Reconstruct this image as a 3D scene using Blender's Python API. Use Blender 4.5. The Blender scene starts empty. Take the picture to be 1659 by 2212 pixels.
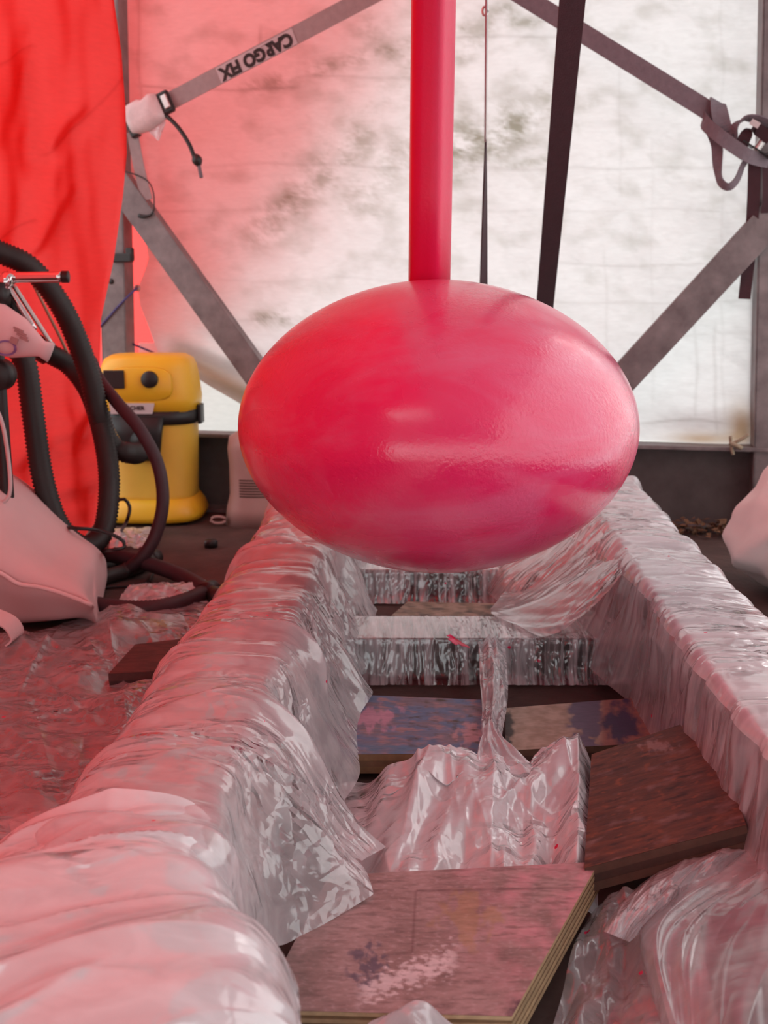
import bpy, bmesh, math, random
import numpy as np
from mathutils import Vector, Matrix

# ------------------------------------------------------------------ camera, world, light
scene = bpy.context.scene
COL = scene.collection
W, H, FPX = 1659.0, 2212.0, 2300.0
CAMH = 0.70
PITCH = math.atan((1106.0 - 640.0) / FPX)
cam = bpy.data.cameras.new('camera')
cam.sensor_fit = 'VERTICAL'
cam.sensor_height = 36.0
cam.lens = 36.0 * FPX / H
cam.clip_start = 0.02
cam.dof.use_dof = True
cam.dof.focus_distance = 1.42
cam.dof.aperture_fstop = 8.0
camo = bpy.data.objects.new('camera', cam)
COL.objects.link(camo)
camo.location = (0, 0, CAMH)
camo.rotation_euler = (math.radians(90) - PITCH, 0, 0)
scene.camera = camo

world = bpy.data.worlds.new('world')
scene.world = world
world.use_nodes = True
wn = world.node_tree.nodes
wn['Background'].inputs['Color'].default_value = (0.96, 0.98, 1.0, 1)     # bright overcast sky
wn['Background'].inputs['Strength'].default_value = 1.65

sun = bpy.data.lights.new('sun', 'SUN')
sun.energy = 2.4
sun.angle = math.radians(55)
sun.color = (1.0, 0.97, 0.93)
suno = bpy.data.objects.new('sun', sun)
COL.objects.link(suno)
suno.rotation_euler = Vector((-0.50, -0.50, -0.70)).to_track_quat('-Z', 'Y').to_euler()

vs = scene.view_settings
vs.view_transform = 'Standard'
vs.look = 'None'
vs.gamma = 1.0
vs.use_curve_mapping = False
vs.exposure = 0.28
scene.cycles.transparent_max_bounces = 24
scene.cycles.max_bounces = 12
scene.cycles.diffuse_bounces = 6
scene.cycles.transmission_bounces = 8

# ------------------------------------------------------------------ pixel -> place
cp, sp = math.cos(PITCH), math.sin(PITCH)
def ray(u, v):
    a = (u - W / 2) / FPX
    b = (v - H / 2) / FPX
    a, b = np.broadcast_arrays(a, b)
    return np.stack([a, cp - b * sp, -sp - b * cp], -1)
C0 = np.array([0, 0, CAMH])
def pY(u, v, Y):
    r = ray(u, v)
    return C0 + r * (Y / r[..., 1])[..., None]
def pz(u, v, z):
    r = ray(u, v)
    return C0 + r * ((z - CAMH) / r[..., 2])[..., None]
def proj(P):
    P = np.asarray(P, float)
    d = P - C0
    dep = d[..., 1] * cp - d[..., 2] * sp
    up = d[..., 1] * sp + d[..., 2] * cp
    return W / 2 + FPX * d[..., 0] / dep, H / 2 - FPX * up / dep
_p1, _p2 = pY(470, 1000, 3.45), pY(1500, 1000, 3.16)
E = _p2 - _p1
E[2] = 0
E /= np.linalg.norm(E)                       # along the back wall, to the right
N = np.array([E[1], -E[0], 0.0])             # towards the camera
Z = np.array([0, 0, 1.0])
def pw(u, v, off=0.0):
    r = ray(u, v)
    t = (np.dot(_p1 - C0, N) + off) / np.dot(r, N)
    return C0 + r * t[..., None]

# ------------------------------------------------------------------ noise
_rng = np.random.RandomState(7)
_perm = np.concatenate([_rng.permutation(256)] * 2)
_ang = _rng.rand(256) * 2 * np.pi
_gx, _gy = np.cos(_ang), np.sin(_ang)
def perlin(x, y, seed=0):
    x = np.asarray(x, float) + seed * 17.31
    y = np.asarray(y, float) + seed * 9.77
    xi, yi = np.floor(x).astype(int), np.floor(y).astype(int)
    xf, yf = x - xi, y - yi
    xi &= 255
    yi &= 255
    u, v = xf ** 3 * (xf * (xf * 6 - 15) + 10), yf ** 3 * (yf * (yf * 6 - 15) + 10)
    def g(ix, iy, dx, dy):
        h = _perm[(_perm[ix & 255] + iy) & 255]
        return _gx[h] * dx + _gy[h] * dy
    a = g(xi, yi, xf, yf)
    b = g(xi + 1, yi, xf - 1, yf)
    c = g(xi, yi + 1, xf, yf - 1)
    d = g(xi + 1, yi + 1, xf - 1, yf - 1)
    return ((a * (1 - u) + b * u) * (1 - v) + (c * (1 - u) + d * u) * v) * 1.5
def fbm(x, y, o=4, seed=0):
    r = 0
    for k in range(o):
        r = r + perlin(x * 2 ** k, y * 2 ** k, seed + k) * 0.5 ** k
    return r
def ridged(x, y, o=3, seed=0):
    r = 0
    for k in range(o):
        r = r + (0.35 - np.abs(perlin(x * 2 ** k, y * 2 ** k, seed + k))) * 0.5 ** k
    return r
def smooth(a, b, x):
    t = np.clip((np.asarray(x, float) - a) / (b - a), 0, 1)
    return t * t * (3 - 2 * t)

# ------------------------------------------------------------------ materials
def mat(name):
    m = bpy.data.materials.new(name)
    m.use_nodes = True
    nt = m.node_tree
    nt.nodes.clear()
    out = nt.nodes.new('ShaderNodeOutputMaterial')
    return m, nt, out
def nd(nt, t, **kw):
    n = nt.nodes.new(t)
    for k, v in kw.items():
        if k in n.inputs.keys():
            n.inputs[k].default_value = v
        else:
            setattr(n, k, v)
    return n
def c4(c):
    return (c[0], c[1], c[2], 1)
def simple(name, col, rough=0.5, metal=0.0, var=0.15, scale=12, bump=0.0, bscale=80, spec=0.5, col2=None, coat=0.0, detail=5):
    m, nt, out = mat(name)
    L = nt.links.new
    b = nd(nt, 'ShaderNodeBsdfPrincipled', Roughness=rough, Metallic=metal)
    b.inputs['Specular IOR Level'].default_value = spec
    b.inputs['Coat Weight'].default_value = coat
    tc = nd(nt, 'ShaderNodeTexCoord')
    no = nd(nt, 'ShaderNodeTexNoise', Scale=scale, Detail=detail, Roughness=0.6)
    L(tc.outputs['Object'], no.inputs['Vector'])
    cr = nd(nt, 'ShaderNodeValToRGB')
    cr.color_ramp.elements[0].position = 0.3
    cr.color_ramp.elements[1].position = 0.7
    c2 = col2 if col2 else tuple(min(1, x * (1 + var)) for x in col)
    c1 = col if col2 else tuple(x * (1 - var) for x in col)
    cr.color_ramp.elements[0].color = c4(c1)
    cr.color_ramp.elements[1].color = c4(c2)
    L(no.outputs['Fac'], cr.inputs['Fac'])
    L(cr.outputs['Color'], b.inputs['Base Color'])
    if bump:
        n2 = nd(nt, 'ShaderNodeTexNoise', Scale=bscale, Detail=4)
        L(tc.outputs['Object'], n2.inputs['Vector'])
        bp = nd(nt, 'ShaderNodeBump', Strength=bump, Distance=0.004)
        L(n2.outputs['Fac'], bp.inputs['Height'])
        L(bp.outputs['Normal'], b.inputs['Normal'])
    L(b.outputs['BSDF'], out.inputs['Surface'])
    return m
def attr_mat(name, rough=0.6, bump=0.3, bscale=120, stretch=(1, 1, 1), spec=0.4):
    """colour from the mesh's 'paint' attribute (stains, paint, wood), grain bump"""
    m, nt, out = mat(name)
    L = nt.links.new
    b = nd(nt, 'ShaderNodeBsdfPrincipled', Roughness=rough)
    b.inputs['Specular IOR Level'].default_value = spec
    a = nd(nt, 'ShaderNodeAttribute', attribute_name='paint')
    tc = nd(nt, 'ShaderNodeTexCoord')
    mp = nd(nt, 'ShaderNodeMapping')
    mp.inputs['Scale'].default_value = stretch
    L(tc.outputs['Object'], mp.inputs['Vector'])
    no = nd(nt, 'ShaderNodeTexNoise', Scale=bscale, Detail=6)
    L(mp.outputs['Vector'], no.inputs['Vector'])
    mr = nd(nt, 'ShaderNodeMapRange')
    mr.inputs['From Min'].default_value = 0.3
    mr.inputs['From Max'].default_value = 0.7
    mr.inputs['To Min'].default_value = 0.85
    mr.inputs['To Max'].default_value = 1.13
    L(no.outputs['Fac'], mr.inputs['Value'])
    mx = nd(nt, 'ShaderNodeVectorMath', operation='SCALE')
    L(a.outputs['Color'], mx.inputs[0])
    L(mr.outputs['Result'], mx.inputs['Scale'])
    L(mx.outputs['Vector'], b.inputs['Base Color'])
    bp = nd(nt, 'ShaderNodeBump', Strength=bump, Distance=0.002)
    L(no.outputs['Fac'], bp.inputs['Height'])
    L(bp.outputs['Normal'], b.inputs['Normal'])
    L(b.outputs['BSDF'], out.inputs['Surface'])
    return m
def film_mat(name, tint=(0.92, 0.87, 0.90), opac=0.33, rough=0.13, bump=0.8, crinkle=24, stretch=(0.5, 1.0, 0.55), streak=0.12, speck=0.012, transl=0.35):
    """thin milky plastic film: clear + white haze + gloss, crinkle bump, streaks where the film is gathered, a few pink paint specks"""
    m, nt, out = mat(name)
    L = nt.links.new
    tc = nd(nt, 'ShaderNodeTexCoord')
    mp = nd(nt, 'ShaderNodeMapping')
    mp.inputs['Scale'].default_value = stretch
    L(tc.outputs['Object'], mp.inputs['Vector'])
    wn_ = nd(nt, 'ShaderNodeTexNoise', Scale=14, Detail=2)
    L(tc.outputs['Object'], wn_.inputs['Vector'])
    wsc = nd(nt, 'ShaderNodeVectorMath', operation='SCALE')
    L(wn_.outputs['Color'], wsc.inputs[0])
    wsc.inputs['Scale'].default_value = 0.035
    wad = nd(nt, 'ShaderNodeVectorMath', operation='ADD')
    L(mp.outputs['Vector'], wad.inputs[0])
    L(wsc.outputs['Vector'], wad.inputs[1])
    hs = []
    for sc, w in ((crinkle, 1.0), (crinkle * 2.7, 0.33)):
        v = nd(nt, 'ShaderNodeTexVoronoi', Scale=sc, distance='MANHATTAN')
        L(wad.outputs['Vector'], v.inputs['Vector'])
        k = nd(nt, 'ShaderNodeMath', operation='MULTIPLY')
        L(v.outputs['Distance'], k.inputs[0])
        k.inputs[1].default_value = w
        hs.append(k)
    ad = nd(nt, 'ShaderNodeMath', operation='ADD')
    L(hs[0].outputs[0], ad.inputs[0])
    L(hs[1].outputs[0], ad.inputs[1])
    nm = nd(nt, 'ShaderNodeTexNoise', Scale=7, Detail=2)
    L(tc.outputs['Object'], nm.inputs['Vector'])
    km = nd(nt, 'ShaderNodeMapRange')
    km.inputs['From Min'].default_value = 0.46
    km.inputs['From Max'].default_value = 0.66
    km.inputs['To Min'].default_value = bump * 0.08
    km.inputs['To Max'].default_value = bump
    L(nm.outputs['Fac'], km.inputs['Value'])
    bp = nd(nt, 'ShaderNodeBump', Distance=0.55 / crinkle)
    L(km.outputs['Result'], bp.inputs['Strength'])
    L(ad.outputs[0], bp.inputs['Height'])
    vo = nd(nt, 'ShaderNodeTexVoronoi', Scale=22)
    L(tc.outputs['Object'], vo.inputs['Vector'])
    vs_ = nd(nt, 'ShaderNodeSeparateColor')
    L(vo.outputs['Color'], vs_.inputs['Color'])
    rr = nd(nt, 'ShaderNodeMath', operation='MULTIPLY')
    L(vs_.outputs['Red'], rr.inputs[0])
    rr.inputs[1].default_value = 0.095
    gate = nd(nt, 'ShaderNodeMath', operation='LESS_THAN')
    L(vs_.outputs['Green'], gate.inputs[0])
    gate.inputs[1].default_value = speck * 32
    lt = nd(nt, 'ShaderNodeMath', operation='LESS_THAN')
    L(vo.outputs['Distance'], lt.inputs[0])
    L(rr.outputs[0], lt.inputs[1])
    sp_ = nd(nt, 'ShaderNodeMath', operation='MULTIPLY')
    L(lt.outputs[0], sp_.inputs[0])
    L(gate.outputs[0], sp_.inputs[1])
    colm = nd(nt, 'ShaderNodeMix', data_type='RGBA')
    L(sp_.outputs[0], colm.inputs[0])
    colm.inputs[6].default_value = c4(tint)
    colm.inputs[7].default_value = (0.85, 0.03, 0.12, 1)
    b = nd(nt, 'ShaderNodeBsdfDiffuse')
    L(colm.outputs[2], b.inputs['Color'])
    t = nd(nt, 'ShaderNodeBsdfTranslucent')
    L(colm.outputs[2], t.inputs['Color'])
    m1 = nd(nt, 'ShaderNodeMixShader')
    m1.inputs[0].default_value = transl
    L(b.outputs[0], m1.inputs[1])
    L(t.outputs[0], m1.inputs[2])
    tr = nd(nt, 'ShaderNodeBsdfTransparent')
    tr.inputs['Color'].default_value = (0.97, 0.96, 0.96, 1)
    lw = nd(nt, 'ShaderNodeLayerWeight', Blend=0.4)
    n3 = nd(nt, 'ShaderNodeTexNoise', Scale=crinkle * 1.3, Detail=4, Distortion=1.0)
    L(mp.outputs['Vector'], n3.inputs['Vector'])
    op = nd(nt, 'ShaderNodeMapRange')
    op.inputs['From Min'].default_value = 0.38
    op.inputs['From Max'].default_value = 0.68
    op.inputs['To Min'].default_value = opac - streak * 0.4
    op.inputs['To Max'].default_value = opac + streak
    L(n3.outputs['Fac'], op.inputs['Value'])
    a1 = nd(nt, 'ShaderNodeMath', operation='MULTIPLY_ADD')
    L(lw.outputs['Facing'], a1.inputs[0])
    a1.inputs[1].default_value = 0.45
    L(op.outputs['Result'], a1.inputs[2])
    a2 = nd(nt, 'ShaderNodeMath', operation='MAXIMUM', use_clamp=True)
    L(a1.outputs[0], a2.inputs[0])
    L(sp_.outputs[0], a2.inputs[1])
    m2 = nd(nt, 'ShaderNodeMixShader')
    L(a2.outputs[0], m2.inputs[0])
    L(tr.outputs[0], m2.inputs[1])
    L(m1.outputs[0], m2.inputs[2])
    gl = nd(nt, 'ShaderNodeBsdfGlossy', Roughness=rough)
    L(bp.outputs['Normal'], gl.inputs['Normal'])
    fr = nd(nt, 'ShaderNodeLayerWeight', Blend=0.5)
    L(bp.outputs['Normal'], fr.inputs['Normal'])
    fp = nd(nt, 'ShaderNodeMath', operation='POWER')
    L(fr.outputs['Facing'], fp.inputs[0])
    fp.inputs[1].default_value = 3.5
    fk = nd(nt, 'ShaderNodeMath', operation='MULTIPLY_ADD', use_clamp=True)
    L(fp.outputs[0], fk.inputs[0])
    fk.inputs[1].default_value = 0.8
    fk.inputs[2].default_value = 0.12         # both faces of the film reflect
    m3 = nd(nt, 'ShaderNodeMixShader')
    L(fk.outputs[0], m3.inputs[0])
    L(m2.outputs[0], m3.inputs[1])
    L(gl.outputs[0], m3.inputs[2])
    L(m3.outputs[0], out.inputs['Surface'])
    return m
def tarp_mat(name, col, tcol, transl=0.6, rough=0.5, weave=0.0, attr=False, bump=0.2, bscale=8):
    m, nt, out = mat(name)
    L = nt.links.new
    tc = nd(nt, 'ShaderNodeTexCoord')
    no = nd(nt, 'ShaderNodeTexNoise', Scale=bscale, Detail=6, Distortion=0.6)
    L(tc.outputs['Object'], no.inputs['Vector'])
    bp = nd(nt, 'ShaderNodeBump', Strength=bump, Distance=0.02)
    L(no.outputs['Fac'], bp.inputs['Height'])
    b = nd(nt, 'ShaderNodeBsdfPrincipled', Roughness=rough)
    b.inputs['Base Color'].default_value = c4(col)
    b.inputs['Specular IOR Level'].default_value = 0.35
    L(bp.outputs['Normal'], b.inputs['Normal'])
    t = nd(nt, 'ShaderNodeBsdfTranslucent')
    t.inputs['Color'].default_value = c4(tcol)
    L(bp.outputs['Normal'], t.inputs['Normal'])
    if attr:
        at = nd(nt, 'ShaderNodeAttribute', attribute_name='paint')
        n4 = nd(nt, 'ShaderNodeTexNoise', Scale=130, Detail=3)
        mp = nd(nt, 'ShaderNodeMapping')
        mp.inputs['Scale'].default_value = (0.25, 0.25, 1.0)
        L(tc.outputs['Object'], mp.inputs['Vector'])
        L(mp.outputs['Vector'], n4.inputs['Vector'])
        mr = nd(nt, 'ShaderNodeMapRange')
        mr.inputs['To Min'].default_value = 0.9
        mr.inputs['To Max'].default_value = 1.08
        L(n4.outputs['Fac'], mr.inputs['Value'])
        sc = nd(nt, 'ShaderNodeVectorMath', operation='SCALE')
        L(at.outputs['Color'], sc.inputs[0])
        L(mr.outputs['Result'], sc.inputs['Scale'])
        for tgt, c in ((b.inputs['Base Color'], col), (t.inputs['Color'], tcol)):
            mu = nd(nt, 'ShaderNodeVectorMath', operation='MULTIPLY')
            L(sc.outputs['Vector'], mu.inputs[0])
            mu.inputs[1].default_value = c
            L(mu.outputs['Vector'], tgt)
    mx = nd(nt, 'ShaderNodeMixShader')
    mx.inputs[0].default_value = transl
    L(b.outputs[0], mx.inputs[1])
    L(t.outputs[0], mx.inputs[2])
    L(mx.outputs[0], out.inputs['Surface'])
    return m

M = {}
M['floor'] = simple('floor_concrete', (0.040, 0.019, 0.016), 0.85, col2=(0.095, 0.048, 0.040), scale=9, bump=0.5, bscale=60, detail=8)
M['ground'] = simple('outdoor_ground', (0.42, 0.42, 0.38), 0.9, var=0.2, scale=6)
M['white_tarp'] = tarp_mat('white_tarp', (0.72, 0.73, 0.73), (0.615, 0.63, 0.63), 0.55, attr=True, bump=0.25, bscale=7)
M['roof_tarp'] = tarp_mat('side_tarp', (0.9, 0.89, 0.9), (0.97, 0.95, 0.96), 0.85)
M['roof_dim'] = tarp_mat('dimming_sheet', (0.35, 0.33, 0.33), (0.5, 0.48, 0.49), 0.2)
M['red_tarp'] = tarp_mat('red_tarp', (0.75, 0.05, 0.045), (0.88, 0.05, 0.045), 0.55, bump=0.15, bscale=5)
M['red_seamed'] = tarp_mat('red_tarp_seamed', (0.75, 0.06, 0.055), (0.83, 0.06, 0.056), 0.55, bump=0.15, bscale=5, attr=True)
M['red_outer'] = tarp_mat('red_tarp_outside', (0.75, 0.05, 0.045), (1.0, 0.085, 0.08), 0.8, bump=0.15, bscale=5)
M['film'] = film_mat('plastic_film')
M['film_thick'] = film_mat('plastic_film_thick', opac=0.50, crinkle=22)
M['film_thin'] = film_mat('plastic_film_thin', opac=0.18, bump=0.4)
M['film_pleat'] = film_mat('plastic_film_pleated', opac=0.10, streak=0.62, stretch=(1.0, 0.06, 0.09), crinkle=42)
M['film_inner'] = film_mat('plastic_film_shaded', opac=0.2, streak=0.22, stretch=(0.16, 1.0, 0.16), crinkle=26, bump=0.5)
M['film_white'] = film_mat('plastic_film_milky', opac=0.78, crinkle=22)
M['film_beam'] = film_mat('plastic_film_beam', opac=0.60, streak=0.2, stretch=(0.16, 1.0, 0.16), crinkle=20, bump=0.6)
M['film_smooth'] = film_mat('plastic_film_smooth', opac=0.19, bump=0.3, crinkle=18, streak=0.1, rough=0.2)
M['film_floor'] = film_mat('plastic_film_floor', opac=0.13, stretch=(0.7, 1, 1))
M['galv'] = simple('galvanised_steel', (0.13, 0.105, 0.106), 0.5, metal=0.3, col2=(0.25, 0.21, 0.21), scale=16, bump=0.1, detail=7)
M['steel_dark'] = simple('dark_steel', (0.085, 0.07, 0.07), 0.6, metal=0.3, col2=(0.13, 0.11, 0.108), scale=14, detail=7)
M['beam'] = simple('cradle_steel', (0.10, 0.082, 0.086), 0.55, metal=0.1, col2=(0.17, 0.135, 0.14), scale=10)
M['strap_dark'] = simple('strap_maroon', (0.055, 0.02, 0.027), 0.7, var=0.12, scale=60, bump=0.3, bscale=400)
M['strap_grey'] = simple('strap_grey', (0.17, 0.13, 0.15), 0.7, var=0.12, scale=60, bump=0.3, bscale=400)
M['strap_light'] = simple('strap_light', (0.34, 0.25, 0.25), 0.7, var=0.1, scale=60, bump=0.3, bscale=400)
M['strap_patch'] = simple('strap_print_ground', (0.52, 0.42, 0.43), 0.7, var=0.06, scale=60)
M['black'] = simple('black_plastic', (0.012, 0.010, 0.010), 0.45, var=0.2, scale=30)
M['ink'] = simple('black_ink', (0.03, 0.018, 0.018), 0.8, var=0.1)
M['hose'] = simple('hose_rubber', (0.022, 0.016, 0.015), 0.55, var=0.2, scale=20)
M['hose_purple'] = simple('hose_dusty', (0.04, 0.017, 0.023), 0.6, var=0.2, scale=20)
M['chrome'] = simple('chrome', (0.75, 0.72, 0.72), 0.12, metal=1.0, var=0.05)
M['zinc'] = simple('zinc', (0.6, 0.57, 0.55), 0.35, metal=0.9, var=0.1)
M['yellow'] = simple('yellow_plastic', (0.82, 0.46, 0.02), 0.42, var=0.05, scale=5)
M['yellow_tank'] = simple('yellow_tank', (0.74, 0.44, 0.05), 0.5, var=0.08, scale=4)
M['label'] = simple('grey_label', (0.55, 0.47, 0.47), 0.5, var=0.04)
M['fabric'] = simple('pale_fabric', (0.66, 0.46, 0.46), 0.75, var=0.05, scale=6, bump=0.15, bscale=30)
M['fabric_seam'] = simple('pale_seam', (0.74, 0.54, 0.54), 0.7, var=0.05)
M['sack'] = simple('white_sack', (0.72, 0.62, 0.6), 0.7, var=0.06, scale=5, bump=0.3, bscale=18)
M['pale_plastic'] = simple('pale_plastic', (0.42, 0.25, 0.225), 0.5, var=0.06)
M['slot'] = simple('dark_slot', (0.10, 0.05, 0.04), 0.7)
M['cone'] = simple('paper_cone', (0.72, 0.52, 0.53), 0.6, var=0.05)
M['ring_blue'] = simple('blue_print', (0.20, 0.13, 0.33), 0.6)
M['print_grey'] = simple('grey_print', (0.36, 0.22, 0.22), 0.7)
M['cord_blue'] = simple('blue_cord', (0.06, 0.05, 0.18), 0.7)
M['cord_white'] = simple('white_cord', (0.62, 0.5, 0.5), 0.6)
M['cord_tan'] = simple('tan_cord', (0.32, 0.26, 0.18), 0.8)
M['leaf'] = simple('dry_leaf', (0.10, 0.05, 0.025), 0.8, col2=(0.24, 0.12, 0.06), scale=30)
M['smear'] = simple('pink_paint', (0.85, 0.03, 0.14), 0.4, var=0.1)
M['plank'] = attr_mat('board_face', 0.6, 0.18, 60, (1, 3, 3))
M['plank_dark'] = simple('dark_wood', (0.07, 0.03, 0.024), 0.6, var=0.3, scale=20)
M['red_edge'] = simple('tarp_seam', (0.62, 0.035, 0.035), 0.6)

def ply_mat():
    m, nt, out = mat('plywood_edge')
    L = nt.links.new
    b = nd(nt, 'ShaderNodeBsdfPrincipled', Roughness=0.7)
    at = nd(nt, 'ShaderNodeAttribute', attribute_name='paint')
    tc = nd(nt, 'ShaderNodeTexCoord')
    no = nd(nt, 'ShaderNodeTexNoise', Scale=90, Detail=4)
    L(tc.outputs['Object'], no.inputs['Vector'])
    mr = nd(nt, 'ShaderNodeMapRange')
    mr.inputs['To Min'].default_value = 0.6
    mr.inputs['To Max'].default_value = 1.35
    L(no.outputs['Fac'], mr.inputs['Value'])
    sc = nd(nt, 'ShaderNodeVectorMath', operation='SCALE')
    L(at.outputs['Color'], sc.inputs[0])
    L(mr.outputs['Result'], sc.inputs['Scale'])
    L(sc.outputs['Vector'], b.inputs['Base Color'])
    L(b.outputs[0], out.inputs['Surface'])
    return m
M['ply'] = ply_mat()

M['fin'] = simple('pink_paint_satin', (0.70, 0.010, 0.075), 0.38, var=0.06, scale=5, bump=0.12, bscale=160, spec=0.35)
def bulb_mat():
    m, nt, out = mat('pink_paint_gloss')
    L = nt.links.new
    tc = nd(nt, 'ShaderNodeTexCoord')
    b = nd(nt, 'ShaderNodeBsdfPrincipled')
    mp = nd(nt, 'ShaderNodeMapping')
    mp.inputs['Scale'].default_value = (1.0, 1.0, 2.4)
    L(tc.outputs['Object'], mp.inputs['Vector'])
    no = nd(nt, 'ShaderNodeTexNoise', Scale=4.2, Detail=5, Roughness=0.6, Distortion=0.7)
    L(mp.outputs['Vector'], no.inputs['Vector'])
    cr = nd(nt, 'ShaderNodeValToRGB')
    e = cr.color_ramp.elements
    e[0].position = 0.42
    e[0].color = (0.74, 0.014, 0.112, 1)
    e[1].position = 0.66
    e[1].color = (0.72, 0.085, 0.20, 1)       # dull patches of overspray
    L(no.outputs['Fac'], cr.inputs['Fac'])
    L(cr.outputs['Color'], b.inputs['Base Color'])
    n2 = nd(nt, 'ShaderNodeTexNoise', Scale=5.5, Detail=6, Distortion=1.0)
    L(mp.outputs['Vector'], n2.inputs['Vector'])
    mr = nd(nt, 'ShaderNodeMapRange')
    mr.inputs['From Min'].default_value = 0.38
    mr.inputs['From Max'].default_value = 0.62
    mr.inputs['To Min'].default_value = 0.16
    mr.inputs['To Max'].default_value = 0.42
    L(n2.outputs['Fac'], mr.inputs['Value'])
    L(mr.outputs['Result'], b.inputs['Roughness'])
    b.inputs['Specular IOR Level'].default_value = 0.6
    b.inputs['Coat Weight'].default_value = 0.45
    b.inputs['Coat Roughness'].default_value = 0.16
    n3 = nd(nt, 'ShaderNodeTexNoise', Scale=170, Detail=3)
    L(tc.outputs['Object'], n3.inputs['Vector'])
    n4 = nd(nt, 'ShaderNodeTexNoise', Scale=7, Detail=3)
    L(tc.outputs['Object'], n4.inputs['Vector'])
    st = nd(nt, 'ShaderNodeMapRange')
    st.inputs['From Min'].default_value = 0.4
    st.inputs['From Max'].default_value = 0.65
    st.inputs['To Min'].default_value = 0.1
    st.inputs['To Max'].default_value = 0.55
    L(n4.outputs['Fac'], st.inputs['Value'])
    bp = nd(nt, 'ShaderNodeBump', Distance=0.0025)
    L(n3.outputs['Fac'], bp.inputs['Height'])
    L(st.outputs['Result'], bp.inputs['Strength'])
    L(bp.outputs['Normal'], b.inputs['Normal'])
    L(b.outputs[0], out.inputs['Surface'])
    return m
M['bulb'] = bulb_mat()

# ------------------------------------------------------------------ object helpers
def tag(o, label=None, cat=None, group=None, kind=None):
    if label: o['label'] = label
    if cat: o['category'] = cat
    if group: o['group'] = group
    if kind: o['kind'] = kind
    return o
def world_base(o):
    b = np.zeros(3)
    while o is not None:
        b += np.array(o.location)
        o = o.parent
    return b
def thing(name, loc, label, cat, group=None):
    o = bpy.data.objects.new(name, None)
    o.empty_display_size = 0.05
    COL.objects.link(o)
    o.location = loc
    return tag(o, label, cat, group)
def mesh(name, verts, faces, m, parent=None, sm=True, colors=None, mats=None, fmat=None, origin=None):
    v = np.asarray(verts, float).reshape(-1, 3)
    if parent is not None:
        base = world_base(parent)
        loc = np.zeros(3)
    else:
        base = np.array(origin, float) if origin is not None else np.array([(v[:, 0].min() + v[:, 0].max()) / 2, (v[:, 1].min() + v[:, 1].max()) / 2, v[:, 2].min()])
        loc = base
    me = bpy.data.meshes.new(name)
    if isinstance(faces, np.ndarray):
        nf = len(faces)
        me.vertices.add(len(v))
        me.vertices.foreach_set('co', (v - base).ravel())
        me.loops.add(nf * 4)
        me.loops.foreach_set('vertex_index', faces.ravel().astype(np.int32))
        me.polygons.add(nf)
        me.polygons.foreach_set('loop_start', np.arange(nf, dtype=np.int32) * 4)
        me.update(calc_edges=True)
        me.validate()
    else:
        me.from_pydata((v - base).tolist(), [], [tuple(int(i) for i in f) for f in faces])
    if sm:
        me.polygons.foreach_set('use_smooth', [True] * len(me.polygons))
    for mm in (mats or [m]):
        me.materials.append(mm)
    if fmat is not None:
        me.polygons.foreach_set('material_index', list(fmat))
    if colors is not None:
        a = me.color_attributes.new('paint', 'FLOAT_COLOR', 'POINT')
        cc = np.ones((len(v), 4))
        cc[:, :3] = np.asarray(colors).reshape(-1, 3)
        a.data.foreach_set('color', cc.ravel())
    me.update()
    o = bpy.data.objects.new(name, me)
    COL.objects.link(o)
    o.location = loc
    o.parent = parent
    return o
def gridfaces(nu, nv, cu=False, cv=False):
    f = []
    for j in range(nv if cv else nv - 1):
        for i in range(nu if cu else nu - 1):
            i2, j2 = (i + 1) % nu, (j + 1) % nv
            f.append((j * nu + i, j * nu + i2, j2 * nu + i2, j2 * nu + i))
    return f
def grid(name, P, m, parent=None, colors=None, **kw):
    """P: (nv, nu, 3) array"""
    nv, nu = P.shape[:2]
    i = (np.arange(nv - 1)[:, None] * nu + np.arange(nu - 1)[None]).ravel()
    return mesh(name, P.reshape(-1, 3), np.stack([i, i + 1, i + nu + 1, i + nu], 1), m, parent, colors=None if colors is None else colors.reshape(-1, 3), **kw)
class MB:
    def __init__(s):
        s.v, s.f = [], []
    def add(s, v, f):
        n = len(s.v)
        s.v += [tuple(x) for x in v]
        s.f += [tuple(i + n for i in ff) for ff in f]
        return s
    def box(s, c, ax, hx, ay, hy, az, hz):
        c, ax, ay, az = map(lambda q: np.asarray(q, float), (c, ax, ay, az))
        v = [c + ax * hx * i + ay * hy * j + az * hz * k for k in (-1, 1) for j in (-1, 1) for i in (-1, 1)]
        return s.add(v, [(0, 2, 3, 1), (4, 5, 7, 6), (0, 1, 5, 4), (2, 6, 7, 3), (0, 4, 6, 2), (1, 3, 7, 5)])
    def build(s, name, m, parent=None, sm=False, bevel=0.0, **kw):
        o = mesh(name, s.v, s.f, m, parent, sm=sm, **kw)
        if bevel:
            b = o.modifiers.new('bevel', 'BEVEL')
            b.width = bevel
            b.segments = 2
            b.limit_method = 'ANGLE'
        return o
def catmull(pts, n):
    p = np.asarray(pts, float)
    if len(p) == 2:
        t = np.linspace(0, 1, n)[:, None]
        return p[0] * (1 - t) + p[1] * t
    q = np.vstack([2 * p[0] - p[1], p, 2 * p[-1] - p[-2]])
    T = np.linspace(0, len(p) - 1 - 1e-9, n * 4)
    i = T.astype(int)
    f = (T - i)[:, None]
    a, b, c, d = q[i], q[i + 1], q[i + 2], q[i + 3]
    out = 0.5 * (2 * b + (c - a) * f + (2 * a - 5 * b + 4 * c - d) * f * f + (3 * b - a - 3 * c + d) * f ** 3)
    s = np.concatenate([[0], np.cumsum(np.linalg.norm(np.diff(out, axis=0), axis=1))])
    u = np.linspace(0, s[-1], n)
    return np.stack([np.interp(u, s, out[:, k]) for k in range(p.shape[1])], 1)
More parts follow.
